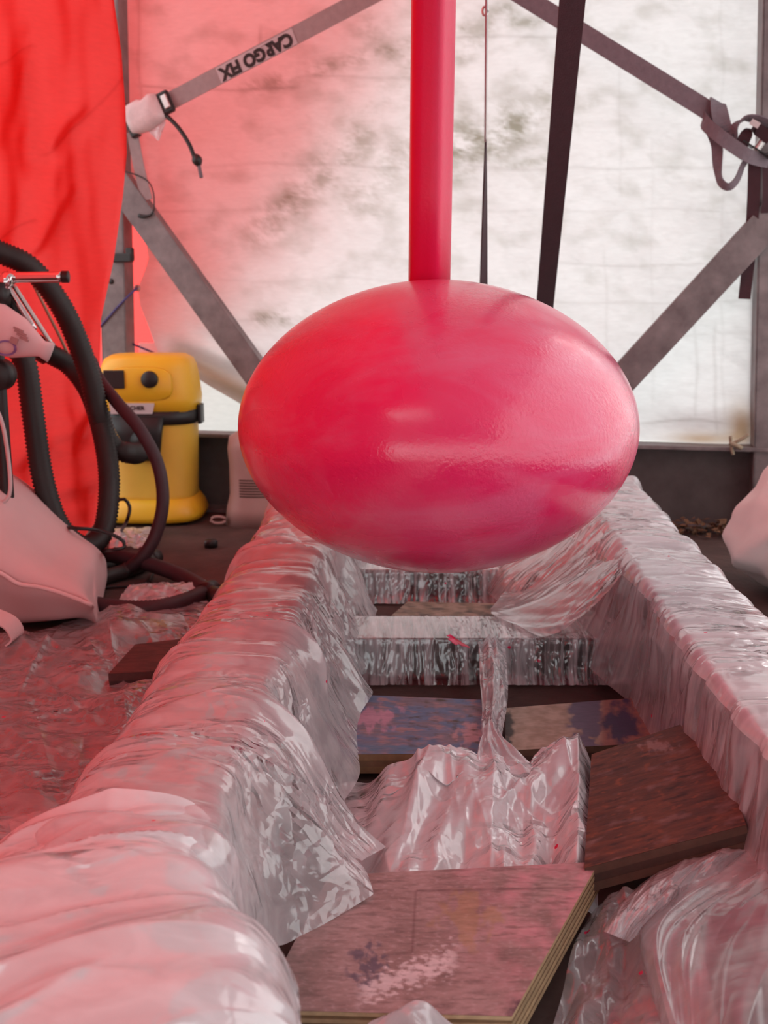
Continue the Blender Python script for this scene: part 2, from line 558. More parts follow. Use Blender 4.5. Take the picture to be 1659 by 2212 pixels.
def tube(name, pts, r, m, parent=None, n=None, k=10, rib=0.0, ribstep=0.006, cap=True, rfun=None):
    P0 = catmull(pts, 60)
    Ln = np.linalg.norm(np.diff(P0, axis=0), axis=1).sum()
    if n is None:
        n = max(12, int(Ln / (ribstep / 2))) if rib else max(10, int(Ln / 0.012))
    n = min(n, 900)
    P = catmull(pts, n)
    T = np.gradient(P, axis=0)
    T /= np.linalg.norm(T, axis=1)[:, None] + 1e-12
    ref = np.array([0.13, 0.31, 0.94])
    A = np.cross(T[0], ref)
    A /= np.linalg.norm(A)
    V = []
    for i in range(n):
        A = A - T[i] * np.dot(A, T[i])
        A /= np.linalg.norm(A)
        B = np.cross(T[i], A)
        rr = r * (rfun(i / (n - 1)) if rfun else 1.0)
        if rib and i % 2:
            rr *= (1 - rib)
        for j in range(k):
            a = 2 * math.pi * j / k
            V.append(P[i] + rr * (A * math.cos(a) + B * math.sin(a)))
    F = gridfaces(k, n, cu=True)
    if cap:
        F += [tuple(range(k))[::-1], tuple((n - 1) * k + j for j in range(k))]
    return mesh(name, V, F, m, parent, sm=True)
def ribbon(name, pts, width, m, side, parent=None, n=40, thick=0.0018):
    """flat webbing along pts; side: one vector or one per control point (its width direction)"""
    P = catmull(pts, n)
    sd = np.asarray(side, float)
    if sd.ndim == 1:
        S = np.repeat(sd[None], n, 0)
    else:
        S = catmull(sd, n) if len(sd) > 2 else np.array([sd[0] * (1 - t) + sd[1] * t for t in np.linspace(0, 1, n)])
    T = np.gradient(P, axis=0)
    T /= np.linalg.norm(T, axis=1)[:, None] + 1e-12
    S = S - T * (S * T).sum(1)[:, None]
    S /= np.linalg.norm(S, axis=1)[:, None] + 1e-12
    B = np.cross(T, S)
    w = (np.interp(np.linspace(0, 1, n), np.linspace(0, 1, len(width)), width) if hasattr(width, '__len__') else np.full(n, width))[:, None]
    q = [P - S * w / 2 - B * thick, P + S * w / 2 - B * thick, P + S * w / 2 + B * thick, P - S * w / 2 + B * thick]
    V = np.stack(q, 1).reshape(-1, 3)
    F = gridfaces(4, n, cu=True) + [(3, 2, 1, 0), tuple((n - 1) * 4 + j for j in range(4))]
    return mesh(name, V, F, m, parent, sm=False)
def loft(name, secs, m, parent=None, origin=(0, 0, 0), ax=(1, 0, 0), ay=(0, 1, 0), az=(0, 0, 1), k=40, sm=True, cap=True):
    """secs: (h, cx, cy, rx, ry, n) superellipse sections stacked along az"""
    o, ax, ay, az = map(lambda q: np.asarray(q, float), (origin, ax, ay, az))
    V = []
    for (h, cx, cy, rx, ry, nn) in secs:
        for j in range(k):
            a = 2 * math.pi * j / k
            c, s = math.cos(a), math.sin(a)
            x = cx + rx * math.copysign(abs(c) ** (2 / nn), c)
            y = cy + ry * math.copysign(abs(s) ** (2 / nn), s)
            V.append(o + ax * x + ay * y + az * h)
    n = len(secs)
    F = gridfaces(k, n, cu=True)
    if cap:
        F += [tuple(range(k))[::-1], tuple((n - 1) * k + j for j in range(k))]
    return mesh(name, V, F, m, parent, sm=sm)
def bar(name, p0, p1, wdir, hw, ddir, hd, m, parent=None, bevel=0.0015, **kw):
    p0, p1 = np.asarray(p0, float), np.asarray(p1, float)
    a = p1 - p0
    L_ = np.linalg.norm(a)
    return MB().box((p0 + p1) / 2, a / L_, L_ / 2, wdir, hw, ddir, hd).build(name, m, parent, bevel=bevel, **kw)
def textmesh(name, txt, size, m, parent, center, xdir, ydir, depth=0.0006, bold=0.0, sx=1.0):
    cu = bpy.data.curves.new(name, 'FONT')
    cu.body = txt
    cu.size = size
    cu.align_x = 'CENTER'
    cu.align_y = 'CENTER'
    cu.extrude = depth
    cu.offset = bold
    t = bpy.data.objects.new(name, cu)
    COL.objects.link(t)
    dg = bpy.context.evaluated_depsgraph_get()
    me = bpy.data.meshes.new_from_object(t.evaluated_get(dg))
    bpy.data.objects.remove(t)
    X, Y_ = np.asarray(xdir, float), np.asarray(ydir, float)
    X /= np.linalg.norm(X)
    Y_ = Y_ - X * np.dot(X, Y_)
    Y_ /= np.linalg.norm(Y_)
    Zd = np.cross(X, Y_)
    base = world_base(parent)
    for v in me.vertices:
        v.co = Vector(np.asarray(center) - base + X * v.co[0] * sx + Y_ * v.co[1] + Zd * v.co[2])
    me.materials.clear()
    me.materials.append(m)
    me.name = name
    o = bpy.data.objects.new(name, me)
    COL.objects.link(o)
    o.parent = parent
    return o

# ------------------------------------------------------------------ the setting
def plane(name, x0, x1, y0, y1, z, m, kind='structure', label=None):
    o = mesh(name, [(x0, y0, z), (x1, y0, z), (x1, y1, z), (x0, y1, z)], [(0, 1, 2, 3)], m, sm=False)
    return tag(o, label, None, None, kind)
plane('floor', -1.6, 1.9, -0.9, 3.75, 0.0, M['floor'])
plane('ground_outside', -14, 14, -14, 14, -0.03, M['ground'])

# added roof sheets and right-hand wall of the tent (out of frame, they shade and filter the daylight)
ROOF = 2.45
def tarp_surface(name, P, m, kind, label=None, cat=None, colors=None):
    o = grid(name, P, m, colors=colors)
    return tag(o, label, cat, None, kind)
gx, gy = np.meshgrid(np.linspace(-1.55, -0.30, 20), np.linspace(-0.1, 3.75, 50))
tarp_surface('added_ceiling', np.stack([gx, gy, ROOF - 0.01 + 0.03 * fbm(gx * 1.5, gy * 1.5)], -1), M['red_tarp'], 'structure')  # red half added out of view to throw red light from above-left
gx, gy = np.meshgrid(np.linspace(-0.32, 1.75, 40), np.linspace(-0.7, 3.75, 50))
tarp_surface('added_ceiling', np.stack([gx, gy, ROOF + 0.03 * fbm(gx * 1.5, gy * 1.5)], -1), M['roof_dim'], 'structure')  # dimmed, unseen sheet stands in for the dark hull overhead
gy, gz = np.meshgrid(np.linspace(-0.7, 3.3, 50), np.linspace(0.0, ROOF, 30))
tarp_surface('wall_right', np.stack([1.62 + 0.03 * fbm(gy * 1.7, gz * 1.2, seed=3), gy, gz], -1), M['roof_tarp'], 'structure')

gx, gz = np.meshgrid(np.linspace(-1.5, 1.62, 50), np.linspace(0.98, ROOF, 20))
tarp_surface('added_wall_front', np.stack([gx, -0.68 + 0.03 * fbm(gx * 1.7, gz * 1.2, seed=5), gz], -1), M['roof_dim'], 'structure')  # added unseen sheet: dims frontal light, low gap lets some in

# back wall: white scrim tarp, dirty, its lower left corner pulled loose
def back_tarp():
    nu, nv = 430, 420
    ug = np.linspace(0, 1, nu)[None, :] + np.zeros((nv, 1))
    tg = np.linspace(0, 1, nv)[:, None] + np.zeros((1, nu))
    U = 250 + ug * (1980 - 250)
    for _ in range(3):
        vmax = np.interp(U, [250, 345, 430, 520, 600, 700, 1430, 1520, 1600, 1980], [772, 772, 815, 872, 925, 942, 952, 954, 958, 965])
        V = -640 + tg * (vmax + 640)
        Lf = np.interp(V, [-640, 330, 370, 445, 560, 622, 660, 772], [236, 262, 276, 312, 318, 296, 300, 346])
        U = Lf + ug * (1980 - Lf)
    P = pw(U, V, -0.10)
    wav = 0.018 * fbm(U / 420, V / 520, 3, 2) + 0.006 * ridged(U / 190, V / 130, 3, 9)
    # pull wrinkles near the loose corner and the rolled hem
    cx = np.exp(-((U - 430) / 130) ** 2 - ((V - 800) / 60) ** 2)
    wav = wav + 0.03 * cx * np.sin((V - 0.45 * U) / 9.0) * 0.5 + 0.03 * cx
    cx2 = np.exp(-((U - 1520) / 110) ** 2 - ((V - 935) / 35) ** 2)
    wav = wav + 0.035 * cx2
    P += N * wav[..., None]
    # algae dirt smudges; shade of the fold lines painted as darker lines
    col = np.ones((nv, nu, 3))
    st = np.zeros((nv, nu))
    for (x0, y0, x1, y1, wd, s, sd) in (
            (560, 500, 780, 300, 34, 0.75, 1), (540, 190, 890, 95, 16, 0.75, 2), (985, 330, 1120, 270, 45, 1.0, 3), (1100, 300, 1200, 210, 40, 0.5, 4),
            (1000, 60, 1170, 45, 10, 0.8, 5), (565, 690, 640, 680, 16, 1.0, 6), (780, 420, 880, 330, 40, 0.55, 7), (990, 375, 1190, 345, 9, 0.7, 8),
            (800, 60, 880, 140, 26, 0.5, 9), (1230, 240, 1290, 225, 14, 0.35, 10), (720, 330, 900, 120, 60, 0.3, 11), (1095, 20, 1120, 45, 12, 0.8, 12), (1000, 120, 1070, 30, 20, 0.6, 13)):
        d = np.array([x1 - x0, y1 - y0], float)
        Ld = np.linalg.norm(d)
        t = np.clip(((U - x0) * d[0] + (V - y0) * d[1]) / Ld ** 2, 0, 1)
        dist = np.hypot(U - x0 - t * d[0], V - y0 - t * d[1])
        blot = 0.50 + 0.75 * fbm(U / 60, V / 40, 5, sd) + 0.35 * fbm(U / 14, V / 6, 3, sd + 70)
        st = np.maximum(st, s * 0.85 * np.exp(-(dist / (wd * 1.35)) ** 2) * np.clip(blot, 0, 1.0))
    st += 0.30 * np.clip(fbm(U / 90, V / 60, 5, 30) - 0.02, 0, 1) * (1 - smooth(560, 760, V))
    cre = np.zeros((nv, nu))
    for k, (y0, x0, x1, a) in enumerate(((190, 300, 640, .6), (165, 640, 900, .35), (360, 430, 900, .35), (362, 1000, 1660, .3), (455, 980, 1660, .2), (575, 1180, 1660, .3), (655, 1200, 1660, .25),
                                         (720, 1350, 1660, .2), (605, 480, 900, .2), (690, 500, 640, .35), (80, 980, 1250, .4), (910, 1380, 1560, .5), (455, 330, 620, .3))):
        yy = y0 + 10 * perlin(U / 160, U * 0 + k, 40 + k)
        cre = np.maximum(cre, a * np.exp(-((V - yy) / 3.0) ** 2) * smooth(x0 - 20, x0 + 20, U) * (1 - smooth(x1 - 20, x1 + 20, U)))
    for k, (x0, y0, y1, a) in enumerate(((565, 60, 135, .5), (1310, 540, 860, .18), (1560, 0, 900, .15), (1410, 300, 880, .12), (1500, 620, 900, .25), (1545, 700, 930, .3), (1340, 150, 420, .15), (305, -50, 240, .4))):
        xx = x0 + 8 * perlin(V / 120, V * 0 + k, 60 + k)
        cre = np.maximum(cre, a * np.exp(-((U - xx) / 3.5) ** 2) * smooth(y0 - 15, y0 + 15, V) * (1 - smooth(y1 - 15, y1 + 15, V)))
    cre += 0.7 * np.clip(ridged(U / 130, V / 70, 4, 21) - 0.42, 0, 1)
    # brown tint along the lifted hems
    hem = np.exp(-((V - (vmax - 25)) / 32) ** 2) * (smooth(345, 400, U) * (1 - smooth(560, 640, U)))
    hem2 = np.exp(-((U - 1600) / 32) ** 2 - ((V - 920) / 45) ** 2) + 0.9 * np.exp(-((U - 1515) / 70) ** 2 - ((V - 944) / 15) ** 2)
    for c, (a, b, d, e) in enumerate(((0.70, 0.45, 0.45, 0.45), (0.72, 0.48, 0.58, 0.62), (0.81, 0.50, 0.68, 0.75))):
        col[..., c] = (1 - a * np.clip(st, 0, 1)) * (1 - b * np.clip(cre, 0, 1)) * (1 - d * np.clip(hem, 0, 1)) * (1 - e * np.clip(hem2, 0, 1))
    o = grid('wall_back', P, M['white_tarp'], colors=col)
    return tag(o, 'dirty white scrim tarpaulin closing the back of the tent', None, None, 'structure')
back_tarp()

# pale skirt sheet standing outside below the lifted corner
gu, gv = np.meshgrid(np.linspace(300, 760, 30), np.linspace(740, 1000, 16))
P = pw(gu, gv, -0.22)
P[..., 2] = np.maximum(P[..., 2], 0.0)
tag(grid('skirt_sheet', P, M['white_tarp'], colors=np.ones(P.shape) * np.array([1, 1, 0.97])), 'pale skirt sheet showing below the lifted tarp corner behind the vacuum', 'sheet')

# red tarpaulin hung outside behind the left half of the white one
def outer_red():
    nu, nv = 60, 70
    P = np.zeros((nv, nu, 3))
    for j in range(nv):
        v = -640 + j / (nv - 1) * (1020 + 640)
        ur = np.interp(v, [-640, 0, 300, 620, 780, 1020], [1100, 920, 770, 600, 380, 330])
        for i in range(nu):
            u = -420 + (ur + 420) * i / (nu - 1)
            P[j, i] = pw(u, v, -0.30 - 0.03 * math.sin(u / 60.0 + v / 190.0))
    P[..., 2] = np.maximum(P[..., 2], 0.0)
    return tag(grid('red_tarpaulin', P, M['red_outer']), 'red tarpaulin glimpsed in the gaps behind the left steel post', 'tarpaulin')
outer_red()

# red curtain at the left
def red_curtain():
    edge_v = [-700, 0, 110, 230, 330, 420, 560, 690, 800, 900, 1000, 1130, 1198]
    edge_u = [200, 246, 262, 271, 274, 266, 246, 218, 215, 224, 228, 205, 150]
    nv, nu = 400, 190
    P = np.zeros((nv, nu, 3))
    for j in range(nv):
        v = -690 + (1198 + 690) * j / (nv - 1)
        eu = np.interp(v, edge_v, edge_u)
        p0 = pY(eu, v, 2.98)
        z = max(0.0, p0[2])
        s = np.linspace(0, 1, nu)
        xs = p0[0] + (-1.32 - p0[0]) * smooth(0, 0.62, s)
        ys = np.where(s < 0.5, 2.98 - 0.55 * (s / 0.5) ** 1.6, 2.43 - 2.95 * ((s - 0.5) / 0.5))
        P[j, :, 0], P[j, :, 1], P[j, :, 2] = xs, ys, z
    U, V = proj(P)
    U = np.where(P[..., 1] > 0.6, U, 0)
    S = np.linspace(0, 1, nu)[None, :] + np.zeros((nv, 1))
    zz = P[..., 2]
    def crease(x0, y0, x1, y1, w, a):
        t = np.clip(((U - x0) * (x1 - x0) + (V - y0) * (y1 - y0)) / ((x1 - x0) ** 2 + (y1 - y0) ** 2), 0, 1)
        d = (U - x0 - t * (x1 - x0)) * (y1 - y0) - (V - y0 - t * (y1 - y0)) * (x1 - x0)
        d = d / math.hypot(x1 - x0, y1 - y0)
        e = np.hypot(U - x0 - t * (x1 - x0), V - y0 - t * (y1 - y0))
        return a * np.sign(d) * 0.6 * np.exp(-(e / (1.5 * w)) ** 2) * (np.abs(d) / w + 0.05)
    h = 0.035 * fbm(U / 150 + 0.3 * zz, V / 500, 3, 5)
    h = h + crease(75, 0, 95, 330, 26, 0.05) + crease(95, 330, 60, 520, 24, 0.05) + crease(90, 340, 170, 250, 16, 0.035) + crease(75, 540, 150, 425, 14, 0.03)
    h = h + crease(0, 300, 60, 80, 22, 0.02) + crease(30, 250, 75, 110, 14, 0.015) + crease(60, 1000, 150, 940, 26, 0.04) + crease(160, 970, 200, 880, 14, 0.035) + crease(110, 1080, 210, 1050, 16, 0.03)
    h = h + 0.02 * fbm(U / 80, V / 70, 2, 15) * smooth(820, 960, V)
    h = h * smooth(0, 0.04, S)
    seam = np.zeros(U.shape)
    for (x0, y0, x1, y1) in ((-30, 155, 78, 104), (95, 338, 180, 262), (180, 262, 262, 165), (-10, 520, 72, 474)):
        t = np.clip(((U - x0) * (x1 - x0) + (V - y0) * (y1 - y0)) / ((x1 - x0) ** 2 + (y1 - y0) ** 2), 0, 1)
        seam = np.maximum(seam, np.exp(-(np.hypot(U - x0 - t * (x1 - x0), V - y0 - t * (y1 - y0)) / 3.5) ** 2))
    P[..., 1] += h
    P[..., 0] += 0.3 * h * (S > 0.3)
    P[..., 2] = np.maximum(P[..., 2], 0.0)
    return tag(grid('red_curtain', P, M['red_seamed'], colors=1 - seam[..., None] * np.array([0.16, 0.3, 0.3])), 'large bright red translucent tarpaulin hanging at the left with soft folds', 'tarpaulin')
red_curtain()

# ------------------------------------------------------------------ steel frame against the back wall
def bar_uv(name, a, b, off, hw, hd, m, parent=None):
    """flat bar in the wall plane between two pixels"""
    p0, p1 = pw(*a, off), pw(*b, off)
    d = (p1 - p0) / np.linalg.norm(p1 - p0)
    return bar(name, p0, p1, np.cross(N, d), hw, N, hd, m, parent)
def post(label, ufun_top, u_bot, hw, hd, cz, holes=()):
    pt = pw(ufun_top, 0, -hd)
    pb = pw(u_bot, 1000, -hd)
    d = (pt - pb) / (pt[2] - pb[2])
    base = pb + d * (0 - pb[2])
    top = pb + d * (ROOF - 0.02 - pb[2])
    t = thing('steel_post', base, label, 'post')
    o = MB()
    # hollow-looking C section: front plate, two side plates
    a = (top - base) / np.linalg.norm(top - base)
    L_ = np.linalg.norm(top - base)
    mid = (top + base) / 2
    bar('front_plate', base + N * (hd - 0.004), top + N * (hd - 0.004), E, hw, N, 0.004, M['galv'], t)
    for s in (-1, 1):
        bar('side_plate', base + E * s * (hw - 0.003), top + E * s * (hw - 0.003), E, 0.0035, N, hd, M['galv'], t)
    bar('back_lip', base - N * (hd - 0.003) + E * (hw - 0.02), top - N * (hd - 0.003) + E * (hw - 0.02), E, 0.018, N, 0.003, M['galv'], t)
    return t, base, d
lp, lbase, ld = post('galvanised steel post at the left beside the red tarpaulin', 237, 262, 0.043, 0.034, 0)
hc = pw(240, 608, 0.0015)
loft('bolt_hole', [(0, 0, 0, 0.009, 0.009, 2), (0.001, 0, 0, 0.009, 0.009, 2)], M['black'], lp, hc, E, Z, N, k=16)
cl = thing('pipe_clamp', pw(264, 556, 0.012), 'small black clamp fixed round the left steel post', 'clamp')
MB().box(pw(264, 557, 0.012), E, 0.036, Z, 0.014, N, 0.012).build('jaw', M['black'], cl, bevel=0.004)
MB().box(pw(281, 549, 0.012), E, 0.012, Z, 0.020, N, 0.010).build('lever', M['black'], cl, bevel=0.004)
rp, rbase, rd = post('galvanised steel post cut by the right edge of the picture', 1688, 1664, 0.055, 0.05, 0)

def brace(label, a, b, hw):
    p0, p1 = pw(*a, 0.012), pw(*b, 0.012)
    t = thing('steel_brace', p0 if p0[2] < p1[2] else p1, label, 'brace')
    d = (p1 - p0) / np.linalg.norm(p1 - p0)
    w = np.cross(N, d)
    if w[2] < 0: w = -w
    bar('web', p0, p1, w, hw, N, 0.004, M['galv'], t)
    bar('flange', p0 + w * hw + N * 0.0 - N * 0.02, p1 + w * hw - N * 0.02, w, 0.0035, N, 0.024, M['galv'], t)
    return t
brace('diagonal steel brace running down to the right from the left post', (232, 366), (664, 968), 0.040)
brace('diagonal steel brace running down to the left from the right post', (1690, 448), (1212, 966), 0.043)

# base channel
cb0, cb1 = pw(120, 950, -0.05), pw(1700, 950, -0.05)
ct = thing('base_channel', (cb0 + cb1) / 2 * np.array([1, 1, 0]), 'steel base channel with a shade-dark web running along the foot of the back wall', 'channel')
def chbar(name, zc, off, hd, hz):
    a, b = cb0.copy(), cb1.copy()
    a[2] = b[2] = zc
    return bar(name, a + N * (off + 0.05), b + N * (off + 0.05), Z, hz, N, hd, M['steel_dark'] if name == 'web' else M['galv'], ct)  # darker web puts the shade under the flange into its colour
chbar('web', 0.128, -0.075, 0.004, 0.122)
chbar('top_flange', 0.255, -0.035, 0.045, 0.006)
chbar('bottom_flange', 0.006, -0.035, 0.045, 0.006)

# ------------------------------------------------------------------ pink bulb with its fin
BY = 1.75
bc = pY(942, 916, BY)
AX, AZ, AYD = 0.3225, 0.2335, 0.40
keel = thing('keel', (bc[0], BY, bc[2] - AZ), 'huge glossy pink egg-shaped keel bulb with a slim pink fin rising from its top', 'keel')
def bulb():
    nu, nv = 220, 120
    V = []
    for j in range(nv):
        ph = math.pi * j / (nv - 1)
        for i in range(nu):
            th = 2 * math.pi * i / nu
            n1 = 1.93
            c, s = math.cos(th), math.sin(th)
            sr, cr_ = math.sin(ph), math.cos(ph)
            rr = abs(sr) ** (2 / n1)
            x = AX * rr * math.copysign(abs(c), c)
            y = AYD * rr * s
            z = AZ * math.copysign(abs(cr_) ** (2 / n1), cr_)
            V.append((bc[0] + x, BY + y, bc[2] + z))
    return mesh('bulb', V, gridfaces(nu, nv, cu=True), M['bulb'], keel)
bulb()
def fin():
    x0 = pY(931, 560, BY)[0]
    x1 = pY(939, 0, BY)[0]
    secs = []
    zt, zb = ROOF - 0.005, bc[2] + AZ - 0.02
    V = []
    ring = catmull([(-0.0345, 0.02), (-0.0335, -0.012), (-0.028, -0.026), (-0.010, -0.032), (0.005, -0.036), (0.009, -0.0355), (0.0125, -0.031), (0.024, -0.004), (0.0335, 0.028), (0.0345, 0.06), (0.028, 0.15), (0.0, 0.30), (-0.028, 0.15), (-0.0345, 0.05), (-0.0345, 0.02)], 61)[:60]
    k = 60
    n = 12
    for j in range(n):
        t = j / (n - 1)
        z = zb + (zt - zb) * t
        cx = x0 + (x1 - x0) * (z - 0.72) / (1.18 - 0.72)
        yy = BY + 0.0 - 0.05 * t * 2
        # leading edge: two flattish faces meeting in a soft ridge, tapering behind
        for q in ring:
            V.append((cx + q[0], yy + 0.02 + q[1], z))
    F = gridfaces(k, n, cu=True) + [tuple(range(k))[::-1], tuple((n - 1) * k + i for i in range(k))]
    return mesh('fin', V, F, M['fin'], keel)
fin()

# ------------------------------------------------------------------ cradle under the plastic
TOPZ = 0.215
def ax(Y):
    return pz(910, 640 + 0.48 * FPX / Y, 0.22)[0] * 0 + 0.035 * Y
cr_ = thing('cradle', (ax(1.7) + 0.1, 1.7, 0), 'steel cradle of two long beams and crossbars under the plastic sheeting', 'cradle')
M['beam_red'] = simple('cradle_red', (0.30, 0.12, 0.11), 0.6, col2=(0.40, 0.20, 0.185), scale=9)  # left beam's base colour is redder than the right beam's
def longbeam(xa, xb, y0, y1, top, m=M['beam']):
    p0 = np.array([ax(y0) + (xa + xb) / 2, y0, top / 2])
    p1 = np.array([ax(y1) + (xa + xb) / 2, y1, top / 2])
    return bar('beam', p0, p1, np.array([1, 0, 0.]), (xb - xa) / 2, Z, top / 2, m, cr_, bevel=0.008)
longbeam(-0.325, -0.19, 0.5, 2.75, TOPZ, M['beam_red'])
longbeam(0.385, 0.52, 0.55, 2.75, TOPZ)
for (y0, y1, zt) in ((1.875, 2.01, 0.078), (2.40, 2.53, 0.072)):
    yc = (y0 + y1) / 2
    MB().box((ax(yc) + 0.0975, yc, zt / 2), (1, 0, 0), 0.2875, (0, 1, 0), (y1 - y0) / 2, (0, 0, 1), zt / 2).build('crossbar', M['steel_dark'], cr_, bevel=0.006)

# ------------------------------------------------------------------ plastic sheets
def drape(name, Ys, prof, ns, disp, m, label, post=None, inner=None):
    """prof(Y) -> list of (x, z) cross-section points relative to the cradle axis; disp(s, Y) along the normal"""
    nY = len(Ys)
    P = np.zeros((nY, ns, 3))
    S = np.zeros((nY, ns))
    NX = np.zeros((nY, ns, 2))
    for j, Y in enumerate(Ys):
        q = catmull(np.array(prof(Y)), ns)
        s = np.concatenate([[0], np.cumsum(np.linalg.norm(np.diff(q, axis=0), axis=1))])
        t = np.gradient(q, axis=0)
        t /= np.linalg.norm(t, axis=1)[:, None] + 1e-9
        NX[j, :, 0], NX[j, :, 1] = -t[:, 1], t[:, 0]
        P[j, :, 0], P[j, :, 1], P[j, :, 2] = ax(Y) + q[:, 0], Y, q[:, 1]
        S[j] = s
    YY = np.asarray(Ys)[:, None] + np.zeros((1, ns))
    d = disp(S, YY, P)
    P[..., 0] += NX[..., 0] * d
    P[..., 2] += NX[..., 1] * d
    if post is not None:
        P = post(P, S, YY)
    P[..., 2] = np.maximum(P[..., 2], 0.003)
    if inner is not None:                     # inner face's shade put into a clearer film than on top
        i, m2 = inner
        col = np.arange(ns - 1)[None] + np.zeros((nY - 1, 1))
        return tag(grid(name, P, m, mats=[m, m2], fmat=(col > ns * i).astype(int).ravel().tolist()), label, 'plastic sheet', 'plastic sheeting over the cradle')
    return tag(grid(name, P, m), label, 'plastic sheet', 'plastic sheeting over the cradle')
def crump(a, b, amp, seed):
    wx, wy = 0.5 * perlin(a * 0.7, b * 0.7, seed + 50), 0.5 * perlin(a * 0.7, b * 0.7, seed + 51)
    return amp * ridged(a + wx, b + wy, 4, seed)

def creases(P, S, YY, n, ln, wd, amp, ang, angs, seed):
    """long straight tension folds of a film, laid out in (arc, Y) space"""
    rg = np.random.RandomState(seed)
    h = np.zeros(S.shape)
    rows = YY[:, 0]
    for k in range(n):
        c = np.array([rg.uniform(S.min(), S.max()), rg.uniform(rows.min(), rows.max())])
        a = ang + angs * rg.randn()
        d = np.array([math.cos(a), math.sin(a)])
        L_ = ln * (0.4 + 1.2 * rg.rand())
        w = wd * (0.5 + 1.2 * rg.rand())
        A = amp * (0.4 + 0.9 * rg.rand()) * (1 if rg.rand() < 0.7 else -0.7)
        ext = abs(d[1]) * L_ + 4 * w
        i0, i1 = np.searchsorted(rows, c[1] - ext), np.searchsorted(rows, c[1] + ext)
        if i1 <= i0: continue
        dx, dy = S[i0:i1] - c[0], YY[i0:i1] - c[1]
        t = dx * d[0] + dy * d[1]
        e = -dx * d[1] + dy * d[0] + 0.15 * w * 8 * (t / L_) ** 2
        f = np.clip(1 - np.abs(t) / L_, 0, 1) ** 0.7
        h[i0:i1] += A * f * np.exp(-np.abs(e) / (w * (0.6 + 0.8 * f)))
    return h
hemY = [0.5, 0.90, 0.975, 1.055, 1.11, 1.19, 1.28, 1.36, 1.47, 1.60, 1.9, 2.9]
hemX = [-0.20, -0.165, -0.125, -0.055, -0.075, -0.03, -0.095, -0.105, -0.08, -0.085, -0.10, -0.12]
hemZ = [0.10, 0.10, 0.058, 0.054, 0.060, 0.054, 0.03, 0.02, 0.045, 0.05, 0.03, 0.03]
def left_prof(Y):
    hx, hz = np.interp(Y, hemY, hemX), np.interp(Y, hemY, hemZ)
    spread = 0.10 * smooth(1.5, 0.8, Y) if Y < 1.5 else 0
    e = np.interp(Y, [0.5, 1.0, 1.6, 2.6, 2.9], [0.0, 0.0, 0.0, 0.0, -0.03])
    k = float(smooth(1.15, 1.6, Y))
    return [(-0.60 - spread + 0.19 * k, 0.006), (-0.47 - spread * 0.6 + 0.08 * k, 0.03 + 0.02 * k), (-0.385 + 0.015 * k, 0.13), (-0.345, 0.205), (-0.30, 0.228 + e), (-0.215, 0.230 + e), (-0.182, 0.215 + e),
            (-0.182 + (hx + 0.182) * 0.30, 0.215 * 0.64 + hz * 0.36), (-0.182 + (hx + 0.182) * 0.72, 0.215 * 0.22 + hz * 0.78), (hx, hz)]
def left_disp(S, Y, P):
    X = P[..., 0]
    top = smooth(0.03, 0.18, P[..., 2])
    a = 0.010 * fbm(S * 3, Y * 9, 3, 1) * top
    a = a + creases(P, S, Y, 95, 0.18, 0.010, 0.012, 0.05, 0.25, 1) * top
    a = a + creases(P, S, Y, 70, 0.08, 0.006, 0.006, 0.2, 0.7, 2)
    inner = smooth(-0.2, -0.14, X - 0.035 * Y)
    a = a + inner * 0.014 * np.sin(Y * 24 + S * 9 + 2.2 * perlin(S * 4, Y * 5, 8)) * smooth(0, 0.1, S)
    return a
drape('plastic_sheet', np.linspace(0.80, 2.95, 560), left_prof, 170, left_disp, M['film'], 'clear plastic sheet draped over the left beam, reddened by the red tarpaulin')

def right_prof(Y):
    w = np.interp(Y, [0.5, 1.2, 1.7, 2.0, 2.35, 2.6, 2.95], [0.0, 0.0, 0.0, 0.06, 0.16, 0.20, 0.20])
    rise = np.interp(Y, [0.5, 1.5, 2.3, 2.6, 2.95], [0, 0, 0.015, 0.035, -0.05])
    return [(0.64, 0.006), (0.60, 0.05), (0.565, 0.16), (0.535, 0.215 + rise), (0.50, 0.228 + rise), (0.405, 0.230 + rise), (0.373, 0.216 + rise),
            (0.365 - w * 0.5, 0.15), (0.36 - w, 0.085), (0.352 - w * 1.2, 0.03)]
def right_disp(S, Y, P):
    top = smooth(0.03, 0.2, P[..., 2])
    a = 0.006 * fbm(S * 2, Y * 8, 3, 11) * top
    a = a + creases(P, S, Y, 240, 0.16, 0.007, 0.0065, 0.0, 0.16, 11) * top + creases(P, S, Y, 120, 0.09, 0.006, 0.005, 0.6, 0.8, 12)
    return a
drape('plastic_sheet', np.linspace(0.75, 2.95, 520), right_prof, 150, right_disp, M['film_beam'], 'pinkish plastic sheet draped over the right beam beside the white sack', inner=(0.69, M['film_inner']))

